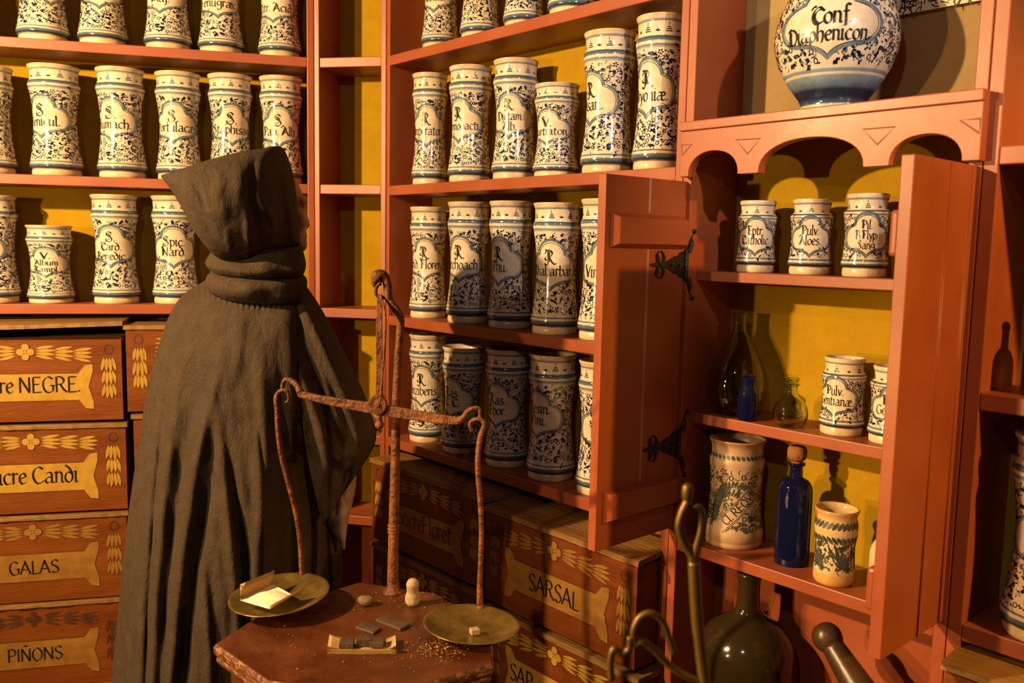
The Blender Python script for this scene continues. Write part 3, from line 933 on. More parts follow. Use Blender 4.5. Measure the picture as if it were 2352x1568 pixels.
for z in ZE: esh('shelf', .0245, ER - .022, 0, DEP, z, TH)
esh('side_panel', .0005, .0245, 0, DEP + .02, 3.0, 2.8)
esh('side_panel', ER - .022, ER, 0, DEP + .02, 3.0, 2.8)
esh('back_panel', .0245, ER - .022, DEP, DEP + .015, 3.0, 2.8, 'mustard', 0)
esh('plinth', 0.001, ER, -.08, DEP, .2, .2)
# setting


def struct(name, mb, m):
    return tag(mb.build(name, M[m], None, smooth=False), kind='structure')


mb = MB(); mb.box(-5, 5, -3, 5, -.05, 0); struct('floor', mb, 'floor')
for nm, bay, u0, u1 in (('wall_left', A, -2.6, .05), ('wall_back', C, -.05, CL + .05), ('wall_right', B, 0.0, 3.6)):
    mb = MB(); mb.box(u0, u1, .24, .34, 0, 3.2)
    o = struct(nm, mb, 'wall'); o.location = bay.P; o.rotation_euler = (0, 0, bay.rot)

# ------------------------------------------------------------------ jars in their places
g1 = 'jars on the left unit'
L_ = lambda *a: [(s, i == 0 and len(s) < 4) for i, s in enumerate(a)]
H255 = Z1 + .375
for px, wpx, ls, dg, lb in (
        (-34, 112, [], -60, 'tall blue and white jar cut by the left edge, top shelf of the left unit'),
        (131, 112, [], 20, 'tall jar with chipped blue foot band, left of the jar reading Min, top left shelf'),
        (262, 108, L_('', 'Min.'), -8, 'tall blue and white jar inscribed Min. on the top left shelf'),
        (405, 106, L_('', 'Maj.'), -22, 'tall blue and white jar inscribed Maj. on the top left shelf'),
        (521, 102, L_('', 'Fenugræc.'), -8, 'tall blue and white jar inscribed Fenugræc. on the top left shelf'),
        (650, 98, L_('', 'Citr. Acid.'), -20, 'tall blue and white jar inscribed Acid. at the right end of the top left shelf')):
    jar(A, px, Z1, None, wpx, ls, dg, lb, group=g1, ztop=Z1 + .31)
for px, yt, wpx, ls, dg, lb in (
        (-24, 147, 108, [], -55, 'tall blue and white jar cut by the left edge, second shelf of the left unit'),
        (128, 145, 112, L_('S.', 'Fenicul.'), -38, 'tall jar inscribed S. Fenicul. on the second left shelf'),
        (279, 152, 107, L_('S.', 'Sumach.'), -30, 'tall jar inscribed S. Sumach. on the second left shelf'),
        (411, 162, 102, L_('S.', 'Portulacæ'), -16, 'tall jar inscribed S. Portulacæ on the second left shelf above the hood tip'),
        (530, 167, 100, L_('S.', 'Staphisag.'), 4, 'tall jar inscribed S. Staphisag. partly behind the black hood'),
        (646, 172, 98, L_('S.', 'Pap. Alb.'), -6, 'tall jar inscribed S. Pap. Alb. above and right of the hood')):
    jar(A, px, Z2, yt, wpx, ls, dg, lb, group=g1)
for px, yt, wpx, ls, dg, lb in (
        (-14, 447, 106, [], -45, 'tall blue and white jar cut by the left edge, third shelf above the boxes'),
        (118, 517, 100, L_('V.', 'Album', 'Rampl.'), -14, 'short jar inscribed V. Album Rampl. on the third left shelf'),
        (266, 446, 103, L_('S.', 'Card.', 'Benedic.'), -14, 'tall jar inscribed S. Card. Benedic. on the third left shelf'),
        (403, 449, 102, L_('Spic.', 'Nard.'), -5, 'tall jar inscribed Spic. Nard. on the third left shelf beside the hood'),
        (528, 455, 100, [], 0, 'tall jar almost wholly hidden behind the neck of the hood')):
    jar(A, px, ZA3, yt, wpx, ls, dg, lb, group=g1)
g2 = 'jars on the middle unit'
for px, wpx, ls, dg, lb in (
        (1003, 88, L_('', 'Iebiac.'), -25, 'leftmost tall jar on the top shelf of the middle unit, cartouche end visible'),
        (1090, 94, [], 60, 'second jar from the left on the top middle shelf'),
        (1185, 95, [], 50, 'third jar from the left on the top middle shelf'),
        (1290, 112, [], 45, 'fourth jar on the top middle shelf, only its blue foot bands in view'),
        (1402, 112, [], 40, 'fifth jar on the top middle shelf, only a sliver of its foot in view')):
    jar(B, px, 2.178, None, wpx, ls, dg, lb, group=g2, ztop=2.178 + .31)
for px, yt, wpx, ls, dg, lb in (
        (987, 160, 83, L_('R.', 'Imperator.'), -12, 'tall jar inscribed R. Imperator. at the left end of the second middle shelf'),
        (1080, 141, 102, L_('R.', 'Hermodacti.'), -38, 'tall jar inscribed R. Hermodacti. on the second middle shelf'),
        (1183, 126, 106, L_('R.', 'Dictam.', 'Alb.'), -18, 'tall jar inscribed R. Dictam. Alb. on the second middle shelf'),
        (1277, 184, 106, L_('V.', 'Martiaton.'), -30, 'short jar inscribed V. Martiaton. between taller jars on the second middle shelf'),
        (1398, 60, 122, L_('R.', 'Asari.'), -52, 'tall jar inscribed R. Asari. on the second middle shelf'),
        (1516, 24, 118, L_('R.', 'Bryoniæ.'), -34, 'tallest jar, inscribed R. Bryoniæ., against the cupboard post on the second middle shelf')):
    jar(B, px, 1.779, yt, wpx, ls, dg, lb, group=g2)
for px, yt, wpx, ls, dg, lb in (
        (984, 473, 88, L_('R.', 'Irid. Floren.'), -14, 'tall jar inscribed R. Irid. Floren. on the third middle shelf'),
        (1076, 461, 101, L_('R.', 'Archoach.'), -30, 'tall jar inscribed R. Archoach. on the third middle shelf'),
        (1172, 459, 103, L_('R.', 'Phu.'), -38, 'tall jar inscribed R. Phu. on the third middle shelf'),
        (1277, 463, 112, L_('R.', 'Rhabarbar.'), -15, 'tall jar inscribed R. Rhabarbar. on the third middle shelf'),
        (1386, 454, 112, L_('R.', 'Vincetox.'), 2, 'tall jar inscribed R. Vincetox. half hidden behind the open left door')):
    jar(B, px, ZB3, yt, wpx, ls, dg, lb, group=g2)
for px, yt, wpx, ls, dg, lb in (
        (982, 760, 88, L_('R.', 'Zinziberis.'), -22, 'tall jar inscribed R. Zinziberis. on the bottom middle shelf behind the scale post'),
        (1063, 787, 99, L_('Ras.', 'C. C.'), -42, 'tall jar inscribed Ras. C. C. on the bottom middle shelf behind the scale beam'),
        (1164, 792, 103, L_('Ras.', 'Ebor.'), -34, 'tall jar inscribed Ras. Ebor. on the bottom middle shelf'),
        (1267, 803, 113, L_('Resin.', 'Pini.'), -44, 'tall jar inscribed Resin. Pini. on the bottom middle shelf'),
        (1381, 818, 112, L_('Sang.', 'Drac.'), 6, 'tall jar inscribed Sang. Drac. at the right end of the bottom middle shelf')):
    jar(B, px, Z4, yt, wpx, ls, dg, lb, group=g2)
g3 = 'small jars in the cupboard'
for px, zb, yt, wpx, ls, dg, lb in (
        (1735, DZA, 459, 91, L_('Eptr.', 'Catholic.'), -4, 'small jar inscribed Eptr. Catholic. on the upper cupboard shelf'),
        (1859, DZA, 455, 97, L_('Pulv.', 'Aloes.'), -2, 'small jar inscribed Pulv. Aloes. on the upper cupboard shelf'),
        (1986, DZA, 442, 104, L_('Pil.', 'B Flyp.', 'Sang.'), 2, 'small jar inscribed Pil. Sang. on the upper cupboard shelf'),
        (1933, DZB, 813, 101, L_('Pulv.', 'Gentianæ.'), -24, 'small jar inscribed Pulv. Gentianæ. on the middle cupboard shelf'),
        (2048, DZB, 833, 106, L_('Eptr.', 'Gentian.'), -2, 'small jar inscribed Eptr. Gentian. half hidden behind the right door')):
    jar(B, px, zb, yt, wpx, ls, dg, lb, KS, .092, g3, small=True)
jar(B, 2434, ZE[3], 985, 200, L_('Cin.'), 2, 'tall blue and white jar cut by the right edge on the right unit', wa=.07)

# ------------------------------------------------------------------ special vessels of the cupboard


def vessel(name, bay, u, w_, z, parts, label, cat, group=None, faces_viewer=True, turn=0.0):
    """parts: (part name, MB, materials)"""
    p = bay.pt(u, w_, z)
    az = math.atan2(-p.x, -p.y)
    e = empty(name, p, -(az - PI) + math.radians(turn), label, cat, group)
    for nm, mb, ms in parts: mb.build(nm, ms, e)
    return e


def smooth_prof(pts, n=6):
    return [(max(p.x, 0), p.y) for p in crom([(a, b, 0) for a, b in pts], n)]


def shell(prof, th):
    """outer profile (r, z) then the inner wall, for blown glass"""
    inner = [(max(r - th, .0004), z + (th if i == 0 else 0)) for i, (r, z) in enumerate(prof)]
    return [(0.0001, prof[0][1])] + prof + inner[::-1] + [(0.0001, prof[0][1] + th)]


# large vase
VP_ = [(0, .50), (.01, .53), (.025, .535), (.04, .52), (.08, .565), (.13, .66), (.2, .785), (.27, .88), (.34, .95), (.41, .99), (.46, 1.0), (.52, .99), (.6, .945), (.68, .86), (.76, .74),
       (.82, .63), (.86, .56), (.90, .52), (.94, .53), (.98, .585), (1.0, .60)]
VR, VH = .1145, .295
vs = Surf(VP_, VR, VH); vRm = VR * .97
vb = lathe_part(VP_, VR, VH, 0, .82, 72, cap0=True)
vcart = (.146, .096, .074)
vd, vbl = vines(random.Random(5), vs, vRm, .245, .79, vcart, .0125, .0155)
addp(vb, vd, 1, lambda q: vs.wrap(q, vRm, .0005)); addp(vb, vbl, 2, lambda q: vs.wrap(q, vRm, .0005)); pad_t(vb)
vn = lathe_part(VP_, VR, VH, .82, 1.0, 72, inner=[(.98, .5, .9), (.9, .42, .9), (.84, .45, .9)])
vl = MB()
vw = lambda q: vs.wrap((q[0], q[1] + vcart[0]), vRm, .0006); vw2 = lambda q: vs.wrap((q[0], q[1] + vcart[0]), vRm, .0009)
addp(vl, strip_polys(cartouche(vcart[1], vcart[2]), .0065, True), 0, vw)
addp(vl, strip_polys(cartouche(vcart[1] * .93, vcart[2] * .91), .0013, True), 1, vw2)
for tx, cx_, cy_, xh in (('Conf.', .006, -.003, .0205), ('Diaphenicon.', .0, -.033, .0178)):
    addp(vl, text_polys(tx, xh, .17, 38, True, cx_, cy_)[0], 2, vw2)
vessel('pharmacy_vase', B, 1.4772, .052, DZT, [('body', vb, [M['vase_glaze'], M['cobalt'], M['blue']]), ('neck', vn, [M['vase_glaze']]), ('painted_label', vl, [M['blue'], M['cobalt'], M['ink']])],
       'big round blue and white vase inscribed Conf. Diaphenicon. above the arches', 'vase', turn=-8)
# engraved print standing behind the vase
mb = MB(); mb.box(-.16, .16, -.002, .002, 0, .13)
rr = random.Random(3)
for k in range(420):
    x = rr.uniform(-.15, .15); z = rr.uniform(.004, .12)
    st, _a = arc_pts(x, z, rr.uniform(0, 6.28), .016, rr.uniform(-2, 2), 5)
    for p in strip_polys(st, .0022): mb.add([(q[0], -.0026, q[1]) for q in p], [[0, 1, 2, 3]], 1)
q0 = B.uz(2118, 14, .13)
o = mb.build('engraved_print', [M['white_paper'], M['ink']], None, smooth=False)
o.location = B.pt(q0[0] + .02, .165, q0[1]); o.rotation_euler = (math.radians(-3), 0, B.rot)
tag(o, 'black and white engraved print high on the back panel behind the vase', 'print')


def from_px(bay, px, y0, y1, w_):
    u, z = bay.uz(px, (y0 + y1) / 2, w_); zt = bay.uz(px, y1, w_)[1]
    d = (bay.pt(u, w_, z) - CO).dot(_fw)
    return u, zt, d / F


# big green bottle
u, zt, k = from_px(B, 1694, 950, 715, .10)
H = zt - DZB; R = 68 * k
pr = smooth_prof([(R * .62, 0), (R * .80, H * .012), (R * .94, H * .10), (R * 1.0, H * .22), (R * .93, H * .40), (R * .70, H * .58), (R * .42, H * .72), (R * .27, H * .80), (R * .235, H * .86), (R * .235, H * .97), (R * .26, H * .985), (R * .25, H)], 5)
m_ = MB(); m_.lathe(shell(pr, .0028), 48, cap0=False, cap1=False)
vessel('glass_bottle', B, u, .10, DZB, [('bottle_body', m_, M['green_glass'])], 'large pear shaped olive green glass bottle on the middle cupboard shelf', 'bottle')
# little blue bottle in front of it
u, zt, k = from_px(B, 1718, 965, 865, .052)
H = zt - DZB; R = 22.5 * k
pr = smooth_prof([(R * .9, 0), (R, H * .04), (R, H * .3), (R, H * .58), (R * .95, H * .66), (R * .72, H * .74), (R * .68, H * .80), (R * .68, H * .92), (R * .82, H * .94), (R * .84, H * .97), (R * .78, H)], 4)
m_ = MB(); m_.lathe(shell(pr, .002), 40, cap0=False, cap1=False)
vessel('small_glass_bottle', B, u, .052, DZB, [('bottle_body', m_, M['blue_glass'])], 'little open cobalt blue bottle in front of the large green bottle', 'bottle')
# green flask
u, zt, k = from_px(B, 1817, 980, 868, .065)
H = zt - DZB; R = 38.5 * k
pr = smooth_prof([(R * .55, 0), (R * .78, H * .02), (R * .98, H * .18), (R, H * .32), (R * .88, H * .46), (R * .55, H * .58), (R * .37, H * .67), (R * .34, H * .83), (R * .46, H * .86), (R * .46, H * .89), (R * .36, H * .90), (R * .36, H * .94), (R * .46, H * .965), (R * .44, H)], 4)
m_ = MB(); m_.lathe(shell(pr, .0022), 44, cap0=False, cap1=False)
vessel('glass_flask', B, u, .065, DZB, [('flask_body', m_, M['pale_green_glass'])], 'small round pale green glass flask with a ringed lip on the middle cupboard shelf', 'flask')
# tall blue bottle with cork
u, zt, k = from_px(B, 1826, 1240, 1022, .075)
H = zt - DZC; R = 39 * k
hz = H * .86
pr = smooth_prof([(R * .93, 0), (R, hz * .02), (R, hz * .3), (R, hz * .68), (R * .95, hz * .77), (R * .74, hz * .825), (R * .42, hz * .855), (R * .385, hz * .9), (R * .385, hz * .965), (R * .5, hz * .975), (R * .5, hz * .995), (R * .44, hz)], 4)
m_ = MB(); m_.lathe(shell(pr, .0025), 44, cap0=False, cap1=False)
ck = MB(); ck.lathe(smooth_prof([(R * .30, hz * .93), (R * .33, hz * 1.005), (R * .5, hz * 1.04), (R * .56, hz * 1.085), (R * .52, hz * 1.14), (R * .36, H), (R * .0, H)], 4), 20)
vessel('corked_bottle', B, u, .075, DZC, [('bottle_body', m_, M['blue_glass']), ('cork', ck, M['cork'])], 'tall dark blue bottle with a brown stopper on the lowest cupboard shelf', 'bottle')
# majolica jar with diagonal band
u, zt, k = from_px(B, 1690, 1215, 999, .09)
RP = [(0, .93), (.01, .97), (.04, .985), (.055, .96), (.06, .97), (.09, 1.0), (.13, .985), (.2, .94), (.32, .89), (.46, .865), (.6, .87), (.7, .90), (.77, .93), (.80, .945), (.82, .915), (.86, .875), (.9, .865), (.93, .875), (.96, .91), (.98, .955), (.99, .965), (1.0, .945)]
H = (zt - DZC) * .985; R = 66 * k
rs = Surf(RP, R, H); rRm = R * .88
mb = lathe_part(RP, R, H, 0, 1.0, 56, inner=[(.985, .88, .5), (.93, .80, .5), (.5, .78, .5), (.1, .8, .5)], cap0=True)
wf = lambda q: rs.wrap(q, rRm, .0005)
lv = []
for row, sgn in ((.905, 1), (.83, -1)):
    for i in range(34):
        x = (i - 17) * 2 * PI * rRm / 34
        lv.append(leaf_poly(x, row * H, math.radians(62 * sgn + (0 if sgn > 0 else 180)), .019 if sgn > 0 else .012, .0085))
bx, by = .010, H * .415
dirv = Vector((math.cos(math.radians(48)), math.sin(math.radians(48))))
nrm = Vector((-dirv.y, dirv.x))


def feather(pts, L, W, ang, n=12, both=False):
    c = crom([(x, y, 0) for x, y in pts], 8); m = len(c) - 1
    lv.extend(strip_polys([(p.x, p.y) for p in c], .0010))
    for i in range(n):
        p = c[int(m * i / n)]; d = c[min(m, int(m * i / n) + 1)] - p; a = math.atan2(d.y, d.x)
        k = .75 + .35 * math.sin(PI * (i + .5) / n)
        lv.append(leaf_poly(p.x, p.y, a + ang, L * k, W))
        if both: lv.append(leaf_poly(p.x, p.y, a - ang, L * k, W))


def curl(cx, cy, r0, turns, sgn=1):
    sp = [(cx + math.cos(sgn * t * .5) * (r0 * .15 + r0 * .06 * t), cy + math.sin(sgn * t * .5) * (r0 * .15 + r0 * .06 * t)) for t in range(turns)]
    lv.extend(strip_polys(sp, [.0012 + .00028 * t for t in range(turns)]))


for off in (0, .2, -.2):
    feather([(-.054 + off, .052), (-.050 + off, .085), (-.040 + off, .118), (-.024 + off, .140)], .021, .0068, -.55, 15, True)
    feather([(-.036 + off, .126), (-.014 + off, .139), (.010 + off, .136), (.030 + off, .124)], .015, .0062, 1.15, 11)
    feather([(-.034 + off, .112), (-.014 + off, .120), (.006 + off, .112)], .012, .0056, 1.2, 8)
    curl(-.022 + off, .098, .011, 15); curl(.034 + off, .046, .015, 16, -1); curl(.055 + off, .088, .012, 15)
    feather([(.026 + off, .062), (.044 + off, .066), (.058 + off, .060), (.066 + off, .045)], .014, .0065, 1.0, 8)
    feather([(.05 + off, .105), (.062 + off, .118), (.070 + off, .135)], .013, .0062, -.9, 7, True)
    feather([(.0 + off, .052), (.012 + off, .043), (.020 + off, .036)], .011, .006, -1.0, 4, True)
    for q in ((-.008, .085, 2.2), (-.03, .082, .8), (-.036, .066, 2.6), (.045, .034, -.6), (.062, .03, .8), (.012, .060, -.5), (.024, .078, -.9), (.07, .07, 1.3), (-.02, .07, 2.3)):
        lv.append(leaf_poly(q[0] + off, q[1], q[2], .011, .0075))
# keep the painted leaves off the inscribed band
def off_band(p):
    for q in p:
        r = (Vector(q) - Vector((bx, by)))
        if abs(r.dot(nrm)) < .0150 and abs(r.dot(dirv)) < .078: return False
        if not (.155 * H < q[1] < .965 * H): return False
    return True
v1, v2 = vines(random.Random(8), rs, rRm, .17, .76, (-9, .01, .01), .0150, .0175)
addp(mb, [p for p in lv + v1 if off_band(p)], 1, wf); pad_t(mb)
bl = MB()
for o_ in (.0150, .0122, -.0150, -.0122):
    pts = [Vector((bx, by)) + dirv * (t * .0145) + nrm * o_ for t in range(-5, 6)]
    addp(bl, strip_polys(pts, .0011), 0, wf)
tp, tw = text_polys('Cl. REQVIES', .0122, .13, 30)
wr = .116 / tw
addp(bl, [[tuple(Vector((bx, by)) + dirv * (q[0] * wr + .002) + nrm * (q[1] - .008)) for q in p] for p in tp], 1, lambda q: rs.wrap(q, rRm, .0007))
vessel('majolica_jar', B, u, .09, DZC, [('body', mb, [M['majolica'], M['leaf_paint']]), ('painted_band', bl, [M['leaf_paint'], M['ink']])],
       'buff majolica jar with leaf pattern and a diagonal band reading Cl. REQVIES', 'jar', turn=6)
# small majolica cup
u, zt, k = from_px(B, 1920, 1285, 1160, .045)
CP = [(0, .80), (.015, .86), (.05, .91), (.1, .93), (.15, .90), (.18, .92), (.25, .90), (.4, .865), (.52, .875), (.6, .92), (.68, .965), (.74, .975), (.8, .95), (.86, .90), (.9, .89), (.95, .95), (.98, 1.0), (1.0, .97)]
H = (zt - DZC) * .98; R = 49 * k
cs = Surf(CP, R, H); cRm = R * .9
mb = lathe_part(CP, R, H, 0, 1.0, 56, inner=[(.99, .9, .9), (.93, .82, .9), (.75, .86, .8), (.4, .78, .7), (.1, .8, .7)], cap0=True)
lv = []
for row, sgn in ((.76, 1), (.675, -1)):
    for i in range(26):
        x = (i - 13) * 2 * PI * cRm / 26
        lv.append(leaf_poly(x, row * H, math.radians(55 * sgn), H * .13, H * .055))
for cx_ in (-.078, -.03, .022, .07):
    for i in range(9):
        a = .15 + i * .24
        lv.append(leaf_poly(cx_ + math.cos(a) * .006, H * .20 + math.sin(a) * .006, a, H * (.30 + .08 * math.sin(i)), H * .055))
    lv.append(leaf_poly(cx_ - .008, H * .50, .4, H * .15, H * .09)); lv.append(leaf_poly(cx_ - .014, H * .38, 2.2, H * .14, H * .08))
v1, v2 = vines(random.Random(9), cs, cRm, .2, .62, (-9, .01, .01), .0125, .014)
lv = [p for p in lv + v1 if all(q[1] < .93 * H for q in p)]
addp(mb, lv, 1, lambda q: cs.wrap(q, cRm, .0005)); pad_t(mb)
vessel('majolica_cup', B, u, .045, DZC, [('body', mb, [M['majolica_yellow'], M['leaf_paint']])], 'small waisted yellowish majolica pot with blue leaves at the front of the lowest cupboard shelf', 'pot', turn=-10)
# dark bottle at the right edge
u, zt, k = from_px(B, 2428, 885, 700, .075)
m_ = MB(); R = 66 * k; H = .15
m_.lathe(smooth_prof([(R * .92, 0), (R, .006), (R, H * .5), (R * .9, H * .62), (R * .4, H * .74), (R * .34, H * .95), (R * .42, H)], 4), 40)
vessel('dark_bottle', B, u, .075, ZE[2], [('bottle_body', m_, M['demijohn'])], 'dark bottle cut by the right edge on the upper right shelf', 'bottle')
# little cream bottle half hidden by the door
u, zt, k = from_px(B, 2040, 1300, 1185, .05)
H = zt - DZC; R = 38 * k
pr = smooth_prof([(R * .86, 0), (R * .95, H * .06), (R, H * .3), (R, H * .5), (R * .9, H * .62), (R * .55, H * .74), (R * .34, H * .82), (R * .36, H * .93), (R * .46, H)], 4)
m_ = MB(); m_.lathe(pr, 40)
ll = MB(); ss = Surf([(z / H, r / R) for r, z in pr], R, H)
for i, tx in enumerate(('Pu', 'Re', 'pu')):
    addp(ll, text_polys(tx, .0085, .16, 38, True, 0, H * (.48 - .19 * i))[0], 0, lambda q: ss.wrap(q, R, .0006))
vessel('cream_bottle', B, u, .05, DZC, [('bottle_body', m_, M['glaze_foot']), ('painted_label', ll, M['ink'])], 'small cream bottle with dark lettering peeping out behind the right door', 'bottle')
# demijohn below
u, z_, k = from_px(B, 1718, 1500, 1310, .055)
R = 113 * k; zb = .585
zn = B.uz(1720, 1312, .055)[1]; H = zn - zb
pr = smooth_prof([(R * .5, 0), (R * .78, H * .03), (R * .97, H * .22), (R * 1.0, H * .36), (R * .93, H * .50), (R * .72, H * .61), (R * .42, H * .68), (R * .27, H * .73), (R * .225, H * .80), (R * .22, H * .95), (R * .25, H * .97), (R * .25, H * .99), (R * .22, H)], 5)
m_ = MB(); m_.lathe(shell(pr, .004), 56, cap0=False, cap1=False)
vessel('demijohn', B, u, .055, zb, [('bottle_body', m_, M['demijohn'])], 'dusty dark green demijohn standing under the lowest cupboard shelf', 'demijohn')
# mortar and pestle
p1 = B.pt(*[B.uz(1893, 1452, .02)[0], .02, B.uz(1893, 1452, .02)[1]]); q1 = B.uz(1992, 1610, -.01)
p2 = B.pt(q1[0], -.01, q1[1])
mb = MB()
dv = (p2 - p1)
dn = dv.normalized(); P0 = p1 + dv * 1.45
prof = [(-.018, .002), (-.014, .016), (-.004, .026), (.010, .0295), (.024, .0265), (.033, .0225), (.045, .0235), (.08, .0265), (.12, .030), (dv.length * 1.2, .034), (dv.length * 1.45, .036)]
pc = crom([(a, b, 0) for a, b in prof], 5)
mb.tube([p1 + dn * q.x - P0 for q in pc], [max(q.y, .001) for q in pc], 24)
o = mb.build('pestle', M['pestle'], None); o.location = P0
tag(o, 'dark polished wooden pestle with a round knob leaning under the lowest cupboard shelf', 'pestle')
mb = MB()
mb.lathe([(.045, 0), (.062, .01), (.05, .03), (.05, .05), (.066, .10), (.074, .135), (.068, .137), (.058, .10), (.03, .06), (.0001, .055)], 36, cap1=False)
o = mb.build('mortar', M['old_brass'], None); o.location = (P0.x, P0.y, .585)
tag(o, 'bronze mortar that holds the dark wooden pestle', 'mortar')
o.location = B.pt((P0 - B.P).dot(B.x), max((P0 - B.P).dot(B.y), -.0) + .01, .585)

# ------------------------------------------------------------------ painted drug boxes


def garland_polys(wd, hd_, rng):
    """gold and outline polygons for a box front, centred at 0, z from 0 to hd_"""
    gold = []; dark = []

    def bunch(x, z, a, L, Wd, n=4):
        order = sorted(range(n), key=lambda i: -abs(i - (n - 1) / 2))
        for i in order:
            q = i - (n - 1) / 2
            px_, pz_ = x - math.sin(a) * q * Wd * .20, z + math.cos(a) * q * Wd * .20
            an = a + q * .13 + rng.uniform(-.03, .03); l = L * rng.uniform(.92, 1.05) * (1 - .07 * abs(q))
            dark.append(leaf_poly(px_ - math.cos(an) * .0018, pz_ - math.sin(an) * .0018, an, l + .0036, Wd * .40))
            lev = len(dark)
            gold.append((lev, leaf_poly(px_, pz_, an, l, Wd * .40 - .0030)))
    zt = hd_ * .855
    for s_ in (-1, 1):
        for i in range(3):
            x = .026 + i * .052
            a = 0 if s_ > 0 else PI
            bunch(s_ * x, zt - .004 * i, a - s_ * .06, .060, .034)
        xe = wd * .5 - .038
        ring = [(s_ * (xe + .002) + .012 * math.cos(t * PI / 6), zt + .006 + .014 * math.sin(t * PI / 6)) for t in range(12)]
        dark.extend(strip_polys(ring, .0045, True))
        for i in range(3):
            bunch(s_ * xe, zt - .018 - i * hd_ * .165, -PI / 2, hd_ * .195, .036)
    for kx, kz in ((0, 1), (0, -1), (1, 0), (-1, 0)):
        a = math.atan2(kz, kx)
        dark.append([(.0145 * kx + .0125 * math.cos(t), zt + .0145 * kz + .0125 * math.sin(t)) for t in [i * PI / 5 for i in range(10)]])
        gold.append((0, [(.0145 * kx + .0105 * math.cos(t), zt + .0145 * kz + .0105 * math.sin(t)) for t in [i * PI / 5 for i in range(10)]]))
    dark.append([(.006 * math.cos(i * PI / 5), zt + .006 * math.sin(i * PI / 5)) for i in range(10)])
    gold.append((0, [(.0042 * math.cos(i * PI / 5), zt + .0042 * math.sin(i * PI / 5)) for i in range(10)]))
    return gold, dark


def bone(wd, hd_):
    hw = wd * .345; h = hd_ * .165; zc = hd_ * .42; fl = hd_ * .115
    half = [(hw * .78, h), (hw * .88, h + fl * .9), (hw * 1.0, h + fl), (hw * 1.0, h + fl * .2), (hw * .93, 0), (hw * 1.0, -h - fl * .2), (hw * 1.0, -h - fl), (hw * .88, -h - fl * .9), (hw * .78, -h)]
    pts = half + [(-x, z) for x, z in half[::-1]]
    return [(x, zc + z) for x, z in pts]


BOXN = [0]


def drug_box(bay, uc_, wd, z0, z1, wf, wb, text, label, faded=0, lid='flat', xh=.03, nib=.11, tx=0.0, dark=False, group=None, lid_over=.006, slant=0.0):
    BOXN[0] += 1; rng = random.Random(BOXN[0])
    hd_ = z1 - z0
    e = empty('drug_box', bay.pt(uc_, wf, z0), bay.rot, label, 'box', group)
    D = wb - wf; t = .012
    mb = MB()
    mb.box(-wd / 2, wd / 2, 0, t, 0, hd_)                        # front board
    mb.box(-wd / 2, -wd / 2 + t, t, D, 0, hd_); mb.box(wd / 2 - t, wd / 2, t, D, 0, hd_)
    mb.box(-wd / 2 + t, wd / 2 - t, D - t, D, 0, hd_); mb.box(-wd / 2 + t, wd / 2 - t, t, D - t, 0, t)
    gold, drk = garland_polys(wd, hd_, rng)
    wr = lambda e_: (lambda q: (q[0], -e_, q[1]))
    if faded < 2:
        for i, p in enumerate(drk): addp(mb, [p], 2, wr(.0004 + .000009 * i))
        for lv_, p in gold: addp(mb, [p], 1, wr(.0004 + .000009 * lv_ - .000004 if lv_ else .0018))
    else:
        addp(mb, [p for _l, p in gold], 2, wr(.0007))
    bn = bone(wd, hd_)
    mb.add([(x, -.0005, z) for x, z in [(q[0] * 1.012, hd_ * .42 + (q[1] - hd_ * .42) * 1.05) for q in bn]], [list(range(len(bn)))], 2)
    mb.add([(x, -.0009, z) for x, z in bn], [list(range(len(bn)))], 1)
    b = mb.build('box_body', [M['boxdark' if dark else 'boxred'], M['gold_faded' if faded else 'gold'], M['outline']], e, smooth=False)
    tp, tw = text_polys(text, xh, nib, 30, slant=slant)
    lt = MB(); mx = wd * .60
    k = min(1.0, mx / max(tw, .001))
    zt = hd_ * .42 - xh * (.72 if text.upper() == text else .5)
    addp(lt, [[(q[0] * k + tx, q[1] + zt) for q in p] for p in tp], 0, wr(.0014))
    if text: lt.build('lettering', [M['ink']], e, smooth=False)
    # lid board with a slightly ragged front edge
    lm = MB(); n = 28; th = .014
    rows = []
    for i in range(n + 1):
        x = -wd / 2 - lid_over + (wd + 2 * lid_over) * i / n
        j = rng.uniform(-.0018, .0018)
        dz0 = dz1 = 0
        if lid == 'ajar':
            dz0 = .024 + .018 * i / n; dz1 = .046
        elif lid == 'tilt':
            dz0 = .004; dz1 = .024
        rows.append([(x, -lid_over + j, hd_ + .0006 + dz0), (x, D, hd_ + .0006 + dz1), (x, D, hd_ + th + dz1), (x, -lid_over + j + .002, hd_ + th + dz0 + rng.uniform(-.001, 0))])
    lm.loft(rows, True, True, True)
    lm.build('lid', [M['boxwood']], e, smooth=False)
    return e


gL = 'painted boxes under the left shelves'
WA = -.08
drug_box(A, -.843, .53, 1.046, 1.292, WA, .13, 'Pebre NEGRE.', 'red painted box lettered Pebre NEGRE with its lid ajar, topmost of the left stack', lid='ajar', xh=.031, nib=.14, group=gL, tx=-.0)
drug_box(A, -.838, .53, .764, 1.022, WA, .13, 'Sucre Candi', 'red painted box lettered Sucre Candi, second of the left stack', xh=.033, nib=.14, tx=-.004, group=gL)
drug_box(A, -.843, .53, .485, .742, WA, .13, 'GALAS', 'dull red box lettered GALAS, third of the left stack', faded=1, xh=.027, nib=.16, group=gL, tx=-.0)
drug_box(A, -.850, .525, .207, .466, WA, .13, 'PIÑONS', 'dull red box lettered PIÑONS at the bottom of the left stack', faded=2, xh=.027, nib=.16, group=gL, tx=-.0)
drug_box(A, -.300, .53, 1.069, 1.322, WA, .13, '', 'red painted box right of the Pebre NEGRE box, partly behind the cloak', xh=.034, group=gL)
drug_box(A, -.285, .53, .785, 1.046, WA, .13, '', 'red painted box almost hidden behind the cloak, below the topmost right box', xh=.034, group=gL)
